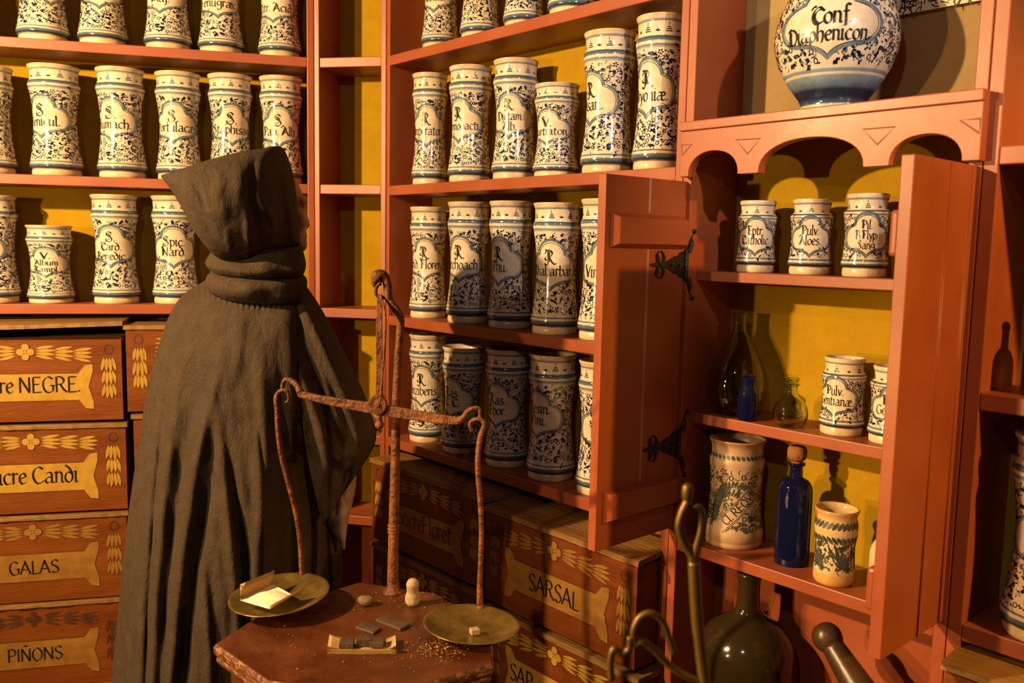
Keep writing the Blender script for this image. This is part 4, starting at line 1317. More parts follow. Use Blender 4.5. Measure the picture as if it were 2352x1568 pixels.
drug_box(A, -.285, .53, .503, .762, WA, .13, '', 'red box hidden behind the cloak, third down in the right stack', faded=1, xh=.024, group=gL)
drug_box(A, -.285, .53, .207, .480, WA, .13, '', 'red box hidden behind the cloak at the bottom of the right stack', faded=1, xh=.024, group=gL)
gR = 'painted boxes under the middle shelves'
WB = -.078
drug_box(B, .324, .556, .660, .906, WB, .14, 'SucreFloret', 'dark red box lettered SucreFloret behind the scale post', faded=0, lid='flat', xh=.036, nib=.14, dark=True, group=gR, tx=.0)
drug_box(B, .876, .532, .640, .882, WB, .14, 'SARSAL', 'dark red box lettered SARSAL beneath the open cupboard door', faded=1, lid='tilt', xh=.030, nib=.15, dark=True, group=gR)
drug_box(B, .324, .55, .395, .632, WB, .14, '', 'dark red box below the SucreFloret box, behind the scale table', faded=0, xh=.030, dark=True, group=gR)
drug_box(B, .886, .535, .375, .612, WB, .14, 'SAP', 'dark red box below the SARSAL box with gold garland', faded=0, xh=.030, nib=.15, dark=True, group=gR, tx=-.12)
drug_box(B, .324, .55, .1305, .368, WB, .14, '', 'dark red box at the foot of the middle unit, left, hidden by the table', faded=1, xh=.030, dark=True, group=gR)
drug_box(B, .886, .535, .1305, .352, WB, .14, '', 'dark red box at the foot of the middle unit, right', faded=1, xh=.030, dark=True, group=gR)
q0 = B.uz(2165, 1524, -.06)
drug_box(E_bay := Bay(uE.location, 138.2), q0[0] - D1 + .265, .52, q0[1] - .27, q0[1] - .012, -.06, .14, '', 'brown wooden box with open lid under the lowest right shelf, bottom right corner', faded=1, lid='tilt', xh=.03)
drug_box(E_bay, q0[0] - D1 + .265, .52, .2005, q0[1] - .292, -.06, .14, '', 'brown box standing on the plinth below the bottom right box', faded=1, xh=.03)

# ------------------------------------------------------------------ table with the balance
TZ = .9
tc = Vector((-.268, 1.497, 0)); TR = .243
tb = empty('octagonal_table', tc, 0, 'worn red octagonal wooden table with moulded edge that carries the balance', 'table')


TPOLY = [(.240, .048), (.125, .196), (-.04, .245), (-.19, .100), (-.242, -.048), (-.116, -.172), (.07, -.226), (.248, -.098)]


def octa(r, z):
    k = r / TR
    return [(x * k, y * k, z) for x, y in TPOLY]


mb = MB()
mb.loft([octa(TR - .026, TZ - .045), octa(TR - .010, TZ - .040), octa(TR - .003, TZ - .030), octa(TR - .006, TZ - .024), octa(TR, TZ - .018), octa(TR + .001, TZ - .007), octa(TR - .004, TZ)], True, True, True)
mb.m = [1 if len(f) == 4 else 0 for f in mb.f]
mb.build('table_top', [M['table'], M['table_edge']], tb, smooth=False, bevel=.002)
mb = MB()
mb.loft([octa(TR - .045, .06), octa(TR - .030, .08), octa(TR - .030, TZ - .06), octa(TR - .024, TZ - .045)], True, True, False)
mb.build('panelled_body', M['table'], tb, smooth=False, bevel=.002)
mb = MB(); mb.loft([octa(TR - .01, 0), octa(TR - .01, .05), octa(TR - .03, .065)], True, True, True)
mb.build('base_moulding', M['table'], tb, smooth=False, bevel=.002)
sc_ = empty('balance_scale', onz(903, 1360, TZ), 0, 'rusty iron balance with brass pans hanging from a hooked post on the octagonal table', 'scale')
so = sc_.location.copy()


def rel(p): return tuple(Vector(p) - so)


def px_tube(pts, rad, n=6, seg=10):
    """pts (px, py, distance)"""
    return crom([rel(at(*p)) for p in pts], n)


PD = so.y
mb = MB()
post = px_tube([(902, 1362, PD), (903, 1280, PD), (905, 1180, PD), (908, 1050, PD), (910, 930, PD), (914, 830, PD), (920, 745, PD), (917, 722, PD), (902, 700, PD), (892, 680, PD), (890, 655, PD), (884, 636, PD), (872, 633, PD), (862, 645, PD), (861, 660, PD)], 0, 6)
nn = len(post)
mb.tube(post, [.0118 - .004 * min(1, i / (nn * .35)) if i < nn * .62 else (.0085 + .005 * max(0, (i - nn * .76) / (nn * .1)) if i < nn * .88 else .0138 - .012 * (i - nn * .88) / (nn * .12)) for i in range(nn)], 12)
bz = so.z
for px_, py_ in ((904, 1222), (904, 1214), (904, 1206)):
    p = rel(at(px_, py_, PD)); mb.lathe([(.0095, -.003), (.0125, 0), (.0095, .003)], 14, 0, p[0], p[1], p[2])
mb.lathe([(.022, 0), (.019, .004), (.013, .008), (.0115, .02)], 18)
mb.build('hooked_post', M['iron'], sc_)
BD0, BD1 = 1.69, 1.598
BDm = .5 * (BD0 + BD1)
# suspension shackle
mb = MB()
ring = [rel(at(876 + 13 * math.cos(t), 668 + 17 * math.sin(t), PD - .004 + .006 * math.sin(t))) for t in [i * PI / 8 for i in range(13)]]
mb.tube(ring, .0035, 8)
mb.build('suspension_ring', M['iron'], sc_)
mb = MB()
for dx, dd, r0 in ((0, .0, .0065), (8, .012, .0028)):
    P = [rel(at(873 + dx * .2, 676, PD - .004 - dd)), rel(at(873 + dx * 1.6 if dx else 871, 740, BDm + .01 - dd)), rel(at(872 + dx * .6, 880, BDm - dd)), rel(at(871, 935, BDm - dd))]
    c = crom(P, 6)
    if dx == 0:
        rings = []
        for i, p in enumerate(c):
            wd_ = .0048 + .003 * i / len(c)
            rings.append([Vector(p) + Vector((a * wd_, b * .0028, 0)) for a, b in ((-1, -1), (1, -1), (1, 1), (-1, 1))])
        mb.loft(rings, True, True, True)
    else: mb.tube(c, .0022, 8)
mb.build('shackle', M['iron'], sc_, smooth=False, bevel=.0008)
# beam
mb = MB(); rings = []
bp = [(684, 903, BD0 - .008), (740, 917, 0), (800, 928, 0), (850, 936, 0), (876, 941, 0), (920, 948, 0), (980, 957, 0), (1030, 964, 0), (1058, 966, BD1 + .008)]
for i, (x, y, d) in enumerate(bp):
    t = (x - 684) / (1058 - 684); d = BD0 - .008 + (BD1 - BD0 + .016) * t
    p = Vector(rel(at(x, y, d))); hh = [.0065, .0075, .009, .0105, .011, .0105, .009, .008, .007][i]
    rings.append([p + Vector((0, a * .0042, b * hh)) for a, b in ((-1, -1), (1, -1), (1, 1), (-1, 1))])
mb.loft(rings, True, True, True)
mb.build('beam', M['iron'], sc_, smooth=False, bevel=.0015)
mb = MB()
cp = Vector(rel(at(868, 928, BDm - .006)))
for yy in (-.0055, .0055):
    mb.loft([[cp + Vector((.017 * math.cos(i * PI / 10), yy + q, .019 * math.sin(i * PI / 10))) for i in range(20)] for q in (-.0022, .0022)], True, True, True)
mb.loft([[cp + Vector((.004 * math.cos(i * PI / 6), q, .004 * math.sin(i * PI / 6))) for i in range(12)] for q in (-.011, .011)], True, True, True)
mb.tube([cp + Vector((.002, 0, -.018)), cp + Vector((.003, 0, -.034))], .006, 10)
mb.lathe(smooth_prof([(.004, -.048), (.008, -.043), (.0085, -.037), (.004, -.031)], 3), 12, 0, cp.x + .003, cp.y, cp.z)
mb.build('pivot_plate', M['iron'], sc_, smooth=False, bevel=.0008)
for nm, pts in (('left', [(690, 900, BD0 - .008), (683, 886, BD0 - .004), (668, 874, BD0), (655, 872, BD0), (649, 884, BD0), (647, 899, BD0), (648, 906, BD0)]),
                ('right', [(1052, 967, BD1 + .008), (1066, 958, BD1 + .004), (1074, 945, BD1), (1088, 938, BD1), (1100, 938, BD1), (1102, 952, BD1), (1100, 966, BD1)])):
    mb = MB(); c = px_tube(pts, 0, 6); mb.tube(c, [.0075 - .0045 * min(1, 1.3 * i / len(c)) for i in range(len(c))], 10)
    mb.build('beam_hook', M['iron'], sc_)
LD, RD = BD0 - .002, BD1 - .002
rods = [[(656, 926, LD), (663, 918, LD), (662, 903, LD), (653, 896, LD), (641, 900, LD), (634, 915, LD), (637, 945, LD), (638, 980, LD), (646, 1045, LD), (664, 1115, LD), (680, 1180, LD), (689, 1240, LD), (693, 1300, LD), (697, 1332, LD)],
        [(1083, 990, RD), (1079, 976, RD), (1084, 966, RD), (1097, 962, RD), (1108, 966, RD), (1112, 978, RD), (1104, 1000, RD), (1098, 1040, RD), (1098, 1090, RD), (1103, 1150, RD), (1106, 1220, RD), (1104, 1290, RD), (1102, 1340, RD), (1102, 1392, RD)]]
for r_ in rods:
    mb = MB(); c = px_tube(r_, 0, 6)
    mb.tube(c, [.0028 + .0024 * min(1, i / (len(c) * .45)) for i in range(len(c) - 8)] + [.0055 + .0012 * i / 8 for i in range(8)], 10)
    mb.build('pan_rod', M['iron'], sc_)


def pan(center, R, back, tiltx, tilty):
    mb = MB()
    pr = [(0.0001, -.0140), (R * .4, -.0125), (R * .75, -.0075), (R * .95, -.0012), (R, .0012), (R * .985, .0020), (R * .93, .0002), (R * .74, -.0058), (R * .4, -.0108), (0.0001, -.0122)]
    mb.lathe(pr, 64, cap0=False, cap1=False)
    o = mb.build('pan', M['brass'], sc_)
    o.location = rel(center); o.rotation_euler = (tiltx, tilty, 0)
    return o


LPC = at(642, 1364, 1.60); RPC = at(1083, 1432, 1.515)
lp = pan(LPC, .0945, None, math.radians(3), math.radians(-4)); rp = pan(RPC, .088, None, math.radians(-1), math.radians(3))
for c_, rr_ in ((at(697, 1334, LD), .010), (at(1103, 1397, RD), .010)):
    mb = MB(); p = rel(c_); mb.lathe([(.0001, -.006), (rr_, -.003), (rr_ * .8, .003), (.0055, .012)], 14, 0, p[0], p[1], p[2]); mb.build('rod_foot', M['iron'], sc_)


def thing_mesh(name, mb, m, loc, label, cat, group=None, smooth=True, bevel=0.0, rz=0.0):
    o = mb.build(name, m, None, smooth=smooth, bevel=bevel)
    o.location = loc; o.rotation_euler = (0, 0, rz)
    return tag(o, label, cat, group)


def sheet(mb, rows, th=.0007, mi=0):
    n = len(rows[0]); top = rows; bot = [[(p[0], p[1], p[2] - th) for p in r] for r in rows]
    o = len(mb.v)
    for r in top + bot: mb.v += [tuple(p) for p in r]
    m = len(rows); k = m * n
    for i in range(m - 1):
        for j in range(n - 1):
            a = o + i * n + j
            mb.f.append([a, a + 1, a + n + 1, a + n]); mb.m.append(mi)
            b = a + k
            mb.f.append([b, b + n, b + n + 1, b + 1]); mb.m.append(mi)
    for i in range(m - 1):
        for j in (0, n - 1):
            a = o + i * n + j; mb.f.append([a, a + n, a + n + k, a + k]); mb.m.append(mi)
    for j in range(n - 1):
        for i in (0, m - 1):
            a = o + i * n + j; mb.f.append([a, a + 1, a + 1 + k, a + k]); mb.m.append(mi)


# paper packet on the left pan: base with powder, raised flaps
pk = empty('paper_packet', LPC + Vector((0, 0, -.012)), 0, 'unfolded yellowish paper packet of white powder on the left pan', 'packet')


def lp_pt(x, y, h):
    p = LPC; r = ray(x, y); t = (p.z + h - EYE) / r.z
    return CO + r * t - pk.location


zB = .006
a_ = lp_pt(552, 1378, zB); b_ = lp_pt(628, 1342, zB); c_ = lp_pt(672, 1366, zB); d_ = lp_pt(620, 1398, zB)
mb = MB(); rr = random.Random(4)
rows = []
for i in range(7):
    l = a_.lerp(d_, i / 6); r_ = b_.lerp(c_, i / 6)
    rows.append([l.lerp(r_, j / 7) + Vector((0, 0, .0035 * math.sin(PI * i / 6) * math.sin(PI * j / 7))) for j in range(8)])
sheet(mb, rows); mb.build('paper_sheet', M['white_paper'], pk)
mb = MB()
e0 = a_ + Vector((-.002, .006, .028)); e1 = b_ + Vector((0, .006, .026))
sheet(mb, [[a_.lerp(b_, j / 6) for j in range(7)], [a_.lerp(b_, j / 6).lerp(e0.lerp(e1, j / 6), .5) + Vector((0, .002, 0)) for j in range(7)], [e0.lerp(e1, j / 6) for j in range(7)]])
mb.build('back_flap', M['paper'], pk)
mb = MB()
f0 = d_ + Vector((.004, -.008, .010)); f1 = c_ + Vector((.018, -.004, .016))
sheet(mb, [[d_.lerp(c_, j / 6) for j in range(7)], [f0.lerp(f1, j / 6) for j in range(7)]])
mb.build('front_flap', M['paper'], pk)
mb = MB(); rows = []
cc = (a_ + b_ + c_ + d_) / 4
for i in range(8):
    t = i / 7
    rows.append([cc + Vector(((.036 * t) * math.cos(k * PI / 10 + .6) , .024 * t * math.sin(k * PI / 10 + .6), .001 + .007 * (1 - t * t) + rr.uniform(-.0004, .0004))) for k in range(20)])
mb.loft(rows, True, False, False); mb.build('powder', M['white_paper'], pk)
# weight on the right pan
mb = MB(); mb.box(-.008, .008, -.007, .007, 0, .010)
r = ray(1090, 1455); pw = CO + r * ((RPC.z - .0095 - EYE) / r.z)
thing_mesh('small_weight', mb, M['stone'], pw, 'tiny pale cube weight lying on the right pan', 'weight', smooth=False, bevel=.001, rz=.4)


def blob(R, sx, sy, sz, seed, amp=.08, n=18):
    rng = random.Random(seed); ph = [rng.uniform(0, 6.28) for _ in range(6)]
    mb = MB(); rows = []
    for i in range(n + 1):
        th = PI * i / n
        row = []
        for j in range(24):
            p = 2 * PI * j / 24
            k = 1 + amp * (math.sin(3 * p + ph[0]) * math.sin(th) * .5 + math.sin(2 * th * 2 + ph[1]) * .5 + .5 * math.sin(5 * p + 3 * th + ph[2]) * math.sin(th))
            row.append((R * sx * k * math.sin(th) * math.cos(p), R * sy * k * math.sin(th) * math.sin(p), R * sz * (1 - math.cos(th) * k)))
        rows.append(row)
    mb.loft(rows, True, True, True)
    return mb


thing_mesh('pebble', blob(.0155, 1.0, .8, .62, 2), M['pebble'], onz(838, 1394, TZ) + Vector((0, .008, .0005)), 'round brown pebble lying left of the post foot on the table', 'stone')
# peanut shaped pale lump
mb = MB()
mb.lathe(smooth_prof([(.0001, 0), (.010, .001), (.0145, .009), (.014, .018), (.0115, .027), (.0118, .036), (.0125, .042), (.009, .050), (.003, .053), (.0001, .0535)], 4), 24)
thing_mesh('stone_pestle', mb, M['stone'], onz(946, 1395, TZ) + Vector((0, .012, .0005)), 'pale peanut shaped stone lump standing upright on the table', 'stone')


def slab(pts, th, label, name='dark_slab', group=None):
    P = [onz(x, y, TZ + th) for x, y in pts]; c = sum(P, Vector()) / len(P)
    mb = MB()
    mb.add([(p - c) + Vector((0, 0, -th + .0005)) for p in P] + [(p - c) for p in P], [[3, 2, 1, 0], [4, 5, 6, 7], [0, 1, 5, 4], [1, 2, 6, 5], [2, 3, 7, 6], [3, 0, 4, 7]])
    return thing_mesh(name, mb, M['slate'], c, label, 'slab', group, smooth=False, bevel=.0008)


slab([(816, 1438), (858, 1452), (873, 1441), (833, 1423)], .005, 'smaller thin dark slab left of the larger one on the table', group='dark slabs on the table')
slab([(863, 1421), (920, 1443), (943, 1431), (885, 1408)], .006, 'larger thin dark slab behind the other on the table', group='dark slabs on the table')
# paper tray with three cubes
tp0 = onz(830, 1482, TZ)
mb = MB(); A0, A1, A2, A3 = [onz(x, y, TZ + .004) - tp0 for x, y in ((752, 1497), (910, 1497), (908, 1467), (757, 1464))]
rows = []
for i in range(9):
    t = i / 8
    rows.append([A0.lerp(A3, t).lerp(A1.lerp(A2, t), j / 16) + Vector((0, 0, .0015 * math.sin(j * .9) + (.006 * abs(j / 8 - 1) ** 6) + (.005 if i == 0 else 0))) for j in range(17)])
sheet(mb, rows)
fr = [[A0.lerp(A1, j / 16) + Vector((0, -.001, zz)) for j in range(17)] for zz in (-.0025, .0035, .006)]
sheet(mb, fr)
o = mb.build('folded_paper', M['paper'])
o.location = tp0
tag(o, 'folded strip of old paper carrying three dark cubes at the front of the table', 'paper')
for i, (x, y, hz) in enumerate(((795, 1489, .010), (832, 1485, .013), (866, 1487, .0105))):
    mb = MB(); mb.box(-.0125, .0125, -.011, .011, 0, hz)
    thing_mesh('dark_cube', mb, M['slate'], onz(x, y, TZ + .0055) + Vector((0, .008, .0008)), ('left', 'middle, taller', 'right')[i] + ' one of the three dark cubes on the folded paper', 'cube', 'dark cubes on the folded paper', smooth=False, bevel=.0012, rz=(.06, .16, -.05)[i])
# crumbs: heap at right front and along the back
mb = MB(); rr = random.Random(21)
for cx_, cy_, sx, sy, n in ((1000, 1492, 34, 15, 260), (905, 1368, 60, 9, 120), (960, 1376, 60, 8, 50), (620, 1440, 40, 30, 25), (700, 1490, 50, 20, 25), (860, 1392, 60, 12, 30), (940, 1520, 80, 15, 40)):
    for _ in range(n):
        x = rr.gauss(cx_, sx); y = rr.gauss(cy_, sy * .8)
        p = onz(x, y, TZ + .0006) - tc
        if math.hypot(p.x, p.y) > TR * .93: continue
        s_ = rr.uniform(.0007, .0026) * (1 if n < 200 else 1.25)
        q = [Vector((rr.uniform(-1, 1), rr.uniform(-1, 1), rr.uniform(0, 1.3))).normalized() * s_ for _ in range(4)]
        pz = Vector((p.x, p.y, TZ + .0006 + (rr.random() * .006 * math.exp(-((x - cx_) / sx) ** 2 - ((y - cy_) / sy) ** 2) if n > 200 else 0)))
        mb.add([pz + v + Vector((0, 0, s_ * .2)) for v in q], [[0, 1, 2], [0, 2, 3], [0, 3, 1], [1, 3, 2]])
o = mb.build('crumbs', M['crumbs'], None, smooth=False); o.location = tc
tag(o, 'scattered resin crumbs and dust on the octagonal table top', 'crumbs', kind='stuff')

# ------------------------------------------------------------------ blurred brass stand in the foreground
FD = .95
fg_base = at(1622, 1640, FD)
fz = .93
fs = empty('brass_hand_balance', Vector((fg_base.x, fg_base.y, fz)), 0, 'out of focus brass hanging rod with loops close to the viewer, bottom right of centre', 'balance')
fo = fs.location.copy()


def fpx(pts): return crom([Vector(at(x, y, FD + dd)) - fo for x, y, dd in pts], 8)


mb = MB()
c = fpx([(1594, 1290, 0), (1596, 1340, 0), (1601, 1420, 0), (1609, 1500, 0), (1618, 1570, 0), (1622, 1640, 0)]) + [Vector((0, 0, .01))]
mb.tube(c, .0068, 14); mb.build('shaft', M['old_brass'], fs)
mb = MB(); mb.tube(fpx([(1580, 1150, 0), (1566, 1180, 0), (1560, 1210, 0), (1570, 1245, 0), (1588, 1275, 0), (1594, 1310, 0)]), .0050, 12)
mb.tube(fpx([(1600, 1162, .004), (1611, 1182, .004), (1611, 1215, .003), (1602, 1250, 0), (1594, 1285, 0), (1592, 1325, 0)]), .0050, 12)
mb.build('fork', M['old_brass'], fs)
mb = MB(); p = Vector(at(1579, 1130, FD)) - fo
mb.lathe(smooth_prof([(.002, -.012), (.006, -.006), (.0065, .002), (.005, .008), (.0001, .011)], 4), 16, 0, p.x, p.y, p.z)
mb.build('finial', M['old_brass'], fs)
mb = MB(); mb.tube(fpx([(1610, 1562, 0), (1575, 1552, 0), (1535, 1525, 0), (1500, 1490, 0), (1475, 1475, 0), (1460, 1480, 0)]), .0045, 12)
mb.tube(fpx([(1404, 1560, 0), (1402, 1520, 0), (1410, 1490, 0), (1428, 1500, 0), (1445, 1490, 0), (1448, 1462, 0)]), .0042, 12)
mb.tube(fpx([(1460, 1480, 0), (1455, 1450, 0), (1468, 1420, 0), (1493, 1408, 0), (1520, 1424, 0), (1535, 1460, 0), (1548, 1500, 0)]), .0042, 12)
mb.build('looped_arm', M['old_brass'], fs)
mb = MB(); mb.lathe(smooth_prof([(.06, 0), (.058, .006), (.03, .012), (.012, .03), (.007, .06)], 4), 32)
mb.build('stand_base', M['old_brass'], fs)
mb = MB(); mb.box(-.45, .55, -.22, .14, -.04, 0)
ct = empty('counter', Vector((fo.x, fo.y, fz)), 0, 'wooden counter below the frame that carries the foreground brass balance', 'counter')
mb.build('counter_top', M['table'], ct, smooth=False, bevel=.004)
for sx in (-.4, .47):
    for sy in (-.17, .07):
        mb = MB(); mb.box(sx, sx + .05, sy, sy + .05, -fz, -.04); mb.build('leg', M['table'], ct, smooth=False, bevel=.003)

# ------------------------------------------------------------------ the hooded person
PL = Vector((-.66, 2.14, 0))


def remesh(parts, name, m, voxel=.007):
    bm = bmesh.new()
    for kind, *a in parts:
        if kind == 'e':
            c, r = a[0], a[1]; mtx = Matrix.Translation(c) @ (a[2].to_4x4() if len(a) > 2 else Matrix()) @ Matrix.Diagonal((*r, 1))
            bmesh.ops.create_icosphere(bm, subdivisions=3, radius=1, matrix=mtx)
        else:
            p, q, r0, r1 = a; d = Vector(q) - Vector(p)
            mtx = Matrix.Translation((Vector(p) + Vector(q)) / 2) @ d.to_track_quat('Z', 'Y').to_matrix().to_4x4()
            bmesh.ops.create_cone(bm, segments=20, radius1=r0, radius2=r1, depth=d.length, cap_ends=True, matrix=mtx)
            for cc_, r_ in ((p, r0), (q, r1)):
                bmesh.ops.create_icosphere(bm, subdivisions=2, radius=r_, matrix=Matrix.Translation(cc_))
    me = bpy.data.meshes.new(name); bm.to_mesh(me); bm.free()
    o = bpy.data.objects.new(name, me); COL.objects.link(o)
    md = o.modifiers.new('r', 'REMESH'); md.mode = 'VOXEL'; md.voxel_size = voxel
    ms = o.modifiers.new('s', 'SMOOTH'); ms.iterations = 4; ms.factor = .5
    dg = bpy.context.evaluated_depsgraph_get()
    me2 = bpy.data.meshes.new_from_object(o.evaluated_get(dg))
    o.modifiers.clear(); o.data = me2; bpy.data.meshes.remove(me)
    me2.name = name; me2.materials.clear(); me2.materials.append(m)
    me2.polygons.foreach_set('use_smooth', [True] * len(me2.polygons))
    return o


# head looks right and away; local head frame: f forward, s its right-hand side
HF = hd(58); HS = hd(148); UPV = Vector((0, 0, 1))
hc = at(625, 486, 2.262)
hq = Matrix((HS, HF, UPV)).transposed()
V = Vector


def hp(f, s_, z): return hc + HF * f + HS * s_ + UPV * z


sh = lambda x, y, d: at(x, y, d)
shL, shR = at(420, 735, 2.15), at(706, 735, 2.16)
neckb = hc + V((-.035, -.005, -.17))
elL, elR = V((shL.x - .06, 2.2, 1.13)), V((-.40, 2.13, 1.16))
haL, haR = V((-.60, 2.42, 1.08)), V((-.42, 2.36, 1.10))
pel = V((-.70, 2.14, .94))
parts = [('e', hp(-.012, 0, .03), (.072, .092, .088), hq), ('e', hp(.022, 0, -.03), (.058, .066, .088), hq), ('e', hp(.070, 0, -.083), (.026, .022, .022), hq),
         ('e', hp(.082, 0, -.020), (.0125, .016, .026), hq), ('e', hp(.090, 0, -.032), (.012, .011, .010), hq), ('e', hp(.080, 0, -.056), (.024, .012, .007), hq), ('e', hp(.079, 0, -.066), (.022, .012, .007), hq),
         ('e', hp(.066, .03, .028), (.028, .018, .012), hq), ('e', hp(.066, -.03, .028), (.028, .018, .012), hq), ('e', hp(.055, .038, -.022), (.024, .024, .026), hq), ('e', hp(.055, -.038, -.022), (.024, .024, .026), hq),
         ('e', hp(.068, .030, .006), (.013, .010, .010), hq), ('e', hp(.068, -.030, .006), (.013, .010, .010), hq),
         ('e', hp(-.012, .074, -.01), (.009, .018, .03), hq), ('e', hp(-.012, -.074, -.01), (.009, .018, .03), hq),
         ('c', hp(-.02, 0, -.06), neckb, .052, .058), ('c', neckb, neckb + V((-.02, .01, -.25)), .09, .12), ('c', shL + V((.05, 0, -.02)), shR + V((-.04, 0, -.02)), .06, .06),
         ('c', neckb + V((-.02, .01, -.2)), pel, .13, .125), ('c', shL + V((.03, 0, -.03)), elL, .05, .038), ('c', elL, haL, .037, .026), ('c', shR + V((-.03, 0, -.03)), elR, .05, .038), ('c', elR, haR, .036, .025),
         ('c', pel + V((-.08, 0, 0)), V((-.77, 2.15, .5)), .085, .058), ('c', V((-.77, 2.15, .5)), V((-.77, 2.13, .09)), .055, .036), ('c', pel + V((.08, 0, 0)), V((-.62, 2.15, .5)), .085, .058), ('c', V((-.62, 2.15, .5)), V((-.62, 2.13, .09)), .055, .036),
         ('c', V((-.77, 2.13, .045)), V((-.76, 2.29, .035)), .04, .034), ('c', V((-.62, 2.13, .045)), V((-.60, 2.29, .035)), .04, .034)]
for ha, sg in ((haL, 1), (haR, -1)):
    fd = (V((.12, .9, -.1))).normalized(); sd = V((sg, -.12 * sg, 0)).normalized()
    parts.append(('c', ha, ha + fd * .075, .026, .03))
    for k, Lf in enumerate((.062, .072, .076, .068, .05)[1:]):
        b0 = ha + fd * .085 + sd * (.03 - .019 * k)
        parts.append(('c', b0, b0 + fd * Lf * .55 - UPV * .008, .0095, .0085)); parts.append(('c', b0 + fd * Lf * .55 - UPV * .008, b0 + fd * Lf * .9 - UPV * .03, .0085, .007))
    t0 = ha + fd * .03 + sd * .028
    parts.append(('c', t0, t0 + fd * .03 + sd * .022 - UPV * .006, .011, .0095)); parts.append(('c', t0 + fd * .03 + sd * .022 - UPV * .006, t0 + fd * .06 + sd * .026 - UPV * .014, .0095, .008))
person = remesh(parts, 'person', M['skin'], .006)
for v in person.data.vertices: v.co -= PL
person.location = PL
tag(person, 'person in a black hooded cloak seen from behind, looking at the shelves', 'person')


def child_mesh(mb, name, m, smooth=True, solid=0.0, sub=0):
    mb.v = [tuple(Vector(p) - PL) for p in mb.v]
    o = mb.build(name, m, person, smooth=smooth)
    if solid:
        md = o.modifiers.new('solid', 'SOLIDIFY'); md.thickness = solid; md.offset = 0
    if sub:
        md = o.modifiers.new('sub', 'SUBSURF'); md.levels = sub; md.render_levels = sub
    return o


def cr1(vals, t):
    n = len(vals) - 1; i = min(int(t), n - 1); f = t - i
    p1, p2 = vals[i], vals[i + 1]; p0 = vals[i - 1] if i > 0 else p1 * 2 - p2; p3 = vals[i + 2] if i + 2 <= n else p2 * 2 - p1
    return 0.5 * ((2 * p1) + (p2 - p0) * f + (2 * p0 - 5 * p1 + 4 * p2 - p3) * f * f + (3 * p1 - p0 - 3 * p2 + p3) * f ** 3)


def seg_dist(px_, py_, path):
    """signed horizontal offset from a fold line given as (x, y) points, and how far along it we are"""
    if py_ < path[0][1] or py_ > path[-1][1]:
        return None
    for (x0, y0), (x1, y1) in zip(path, path[1:]):
        if y0 <= py_ <= y1:
            return px_ - (x0 + (x1 - x0) * (py_ - y0) / (y1 - y0)), (py_ - path[0][1]) / (path[-1][1] - path[0][1])
    return None


FOLDS = [  # path, width px, height m (towards the viewer positive)
    ([(440, 730), (405, 900), (378, 1100), (352, 1400), (335, 1950)], 17, .022),
    ([(412, 740), (386, 900), (362, 1120), (342, 1400), (318, 1950)], 9, -.030),
    ([(530, 760), (490, 890), (445, 1080), (418, 1260), (385, 1568), (370, 1950)], 15, .024),
    ([(470, 800), (440, 950), (405, 1200), (372, 1568), (350, 1950)], 20, -.016),
    ([(500, 960), (475, 1150), (440, 1350), (415, 1568), (395, 1950)], 17, -.036),
    ([(497, 900), (512, 1050), (532, 1250), (548, 1400), (560, 1950)], 14, .018),
    ([(520, 1000), (540, 1150), (560, 1300), (568, 1450), (580, 1950)], 13, -.034),
    ([(596, 760), (604, 960), (600, 1130), (588, 1320), (600, 1950)], 17, .022),
    ([(596, 970), (602, 1040), (606, 1100)], 6, -.012),
    ([(640, 760), (648, 900), (655, 1080), (650, 1300), (640, 1950)], 15, -.026),
    ([(690, 1080), (705, 1250), (690, 1400), (680, 1950)], 14, .02),
    ([(670, 1020), (668, 1200), (665, 1350), (660, 1950)], 12, -.02),
    ([(560, 700), (548, 800), (530, 900)], 14, .006), ([(360, 900), (345, 1100), (322, 1400), (300, 1950)], 14, .012),
    ([(455, 1250), (470, 1350), (480, 1500), (478, 1950)], 10, .014), ([(300, 1250), (290, 1400), (278, 1600), (250, 1950)], 10, -.014),
]


def fold_disp(x, y):
    s_ = 0
    for path, wd_, h in FOLDS:
        r_ = seg_dist(x, y, path)
        if r_:
            d, t = r_
            s_ += (h if h > 0 else h * .8) * math.exp(-(d / wd_) ** 2) * min(1, t * 4) * (1 if path[-1][1] > 1500 else min(1, (1 - t) * 4))
    a = min(1, max(0, (y - 680) / 500))
    s_ += .0035 * math.sin(x * .5 + .3 * math.sin(x * .13)) * math.exp(-((y - 700 + abs(x - 590) * .25) / 16) ** 2)
    s_ += .0030 * math.sin(x * .071 + y * .011) * a + .0016 * math.sin(x * .16 - y * .023 + 1.3) * a + .0006 * math.sin(x * .05 + y * .06)
    return s_


def net_cloth(cols, nu, nv, name, m, disp=1.0, solid=.004, wid=None):
    """cols: lists of (px, py, distance), all the same length"""
    K = len(cols); R_ = len(cols[0])
    rows = []
    for i in range(nv + 1):
        tv = i / nv * (R_ - 1)
        colp = [cr1([V(p) for p in c], tv) for c in cols]
        row = []
        for j in range(nu + 1):
            p = cr1(colp, j / nu * (K - 1))
            dd = disp * fold_disp(p.x, p.y) if disp else 0
            row.append(at(p.x, p.y, p.z - dd))
        rows.append(row)
    mb = MB(); mb.loft(rows, False)
    return child_mesh(mb, name, m, True, solid)


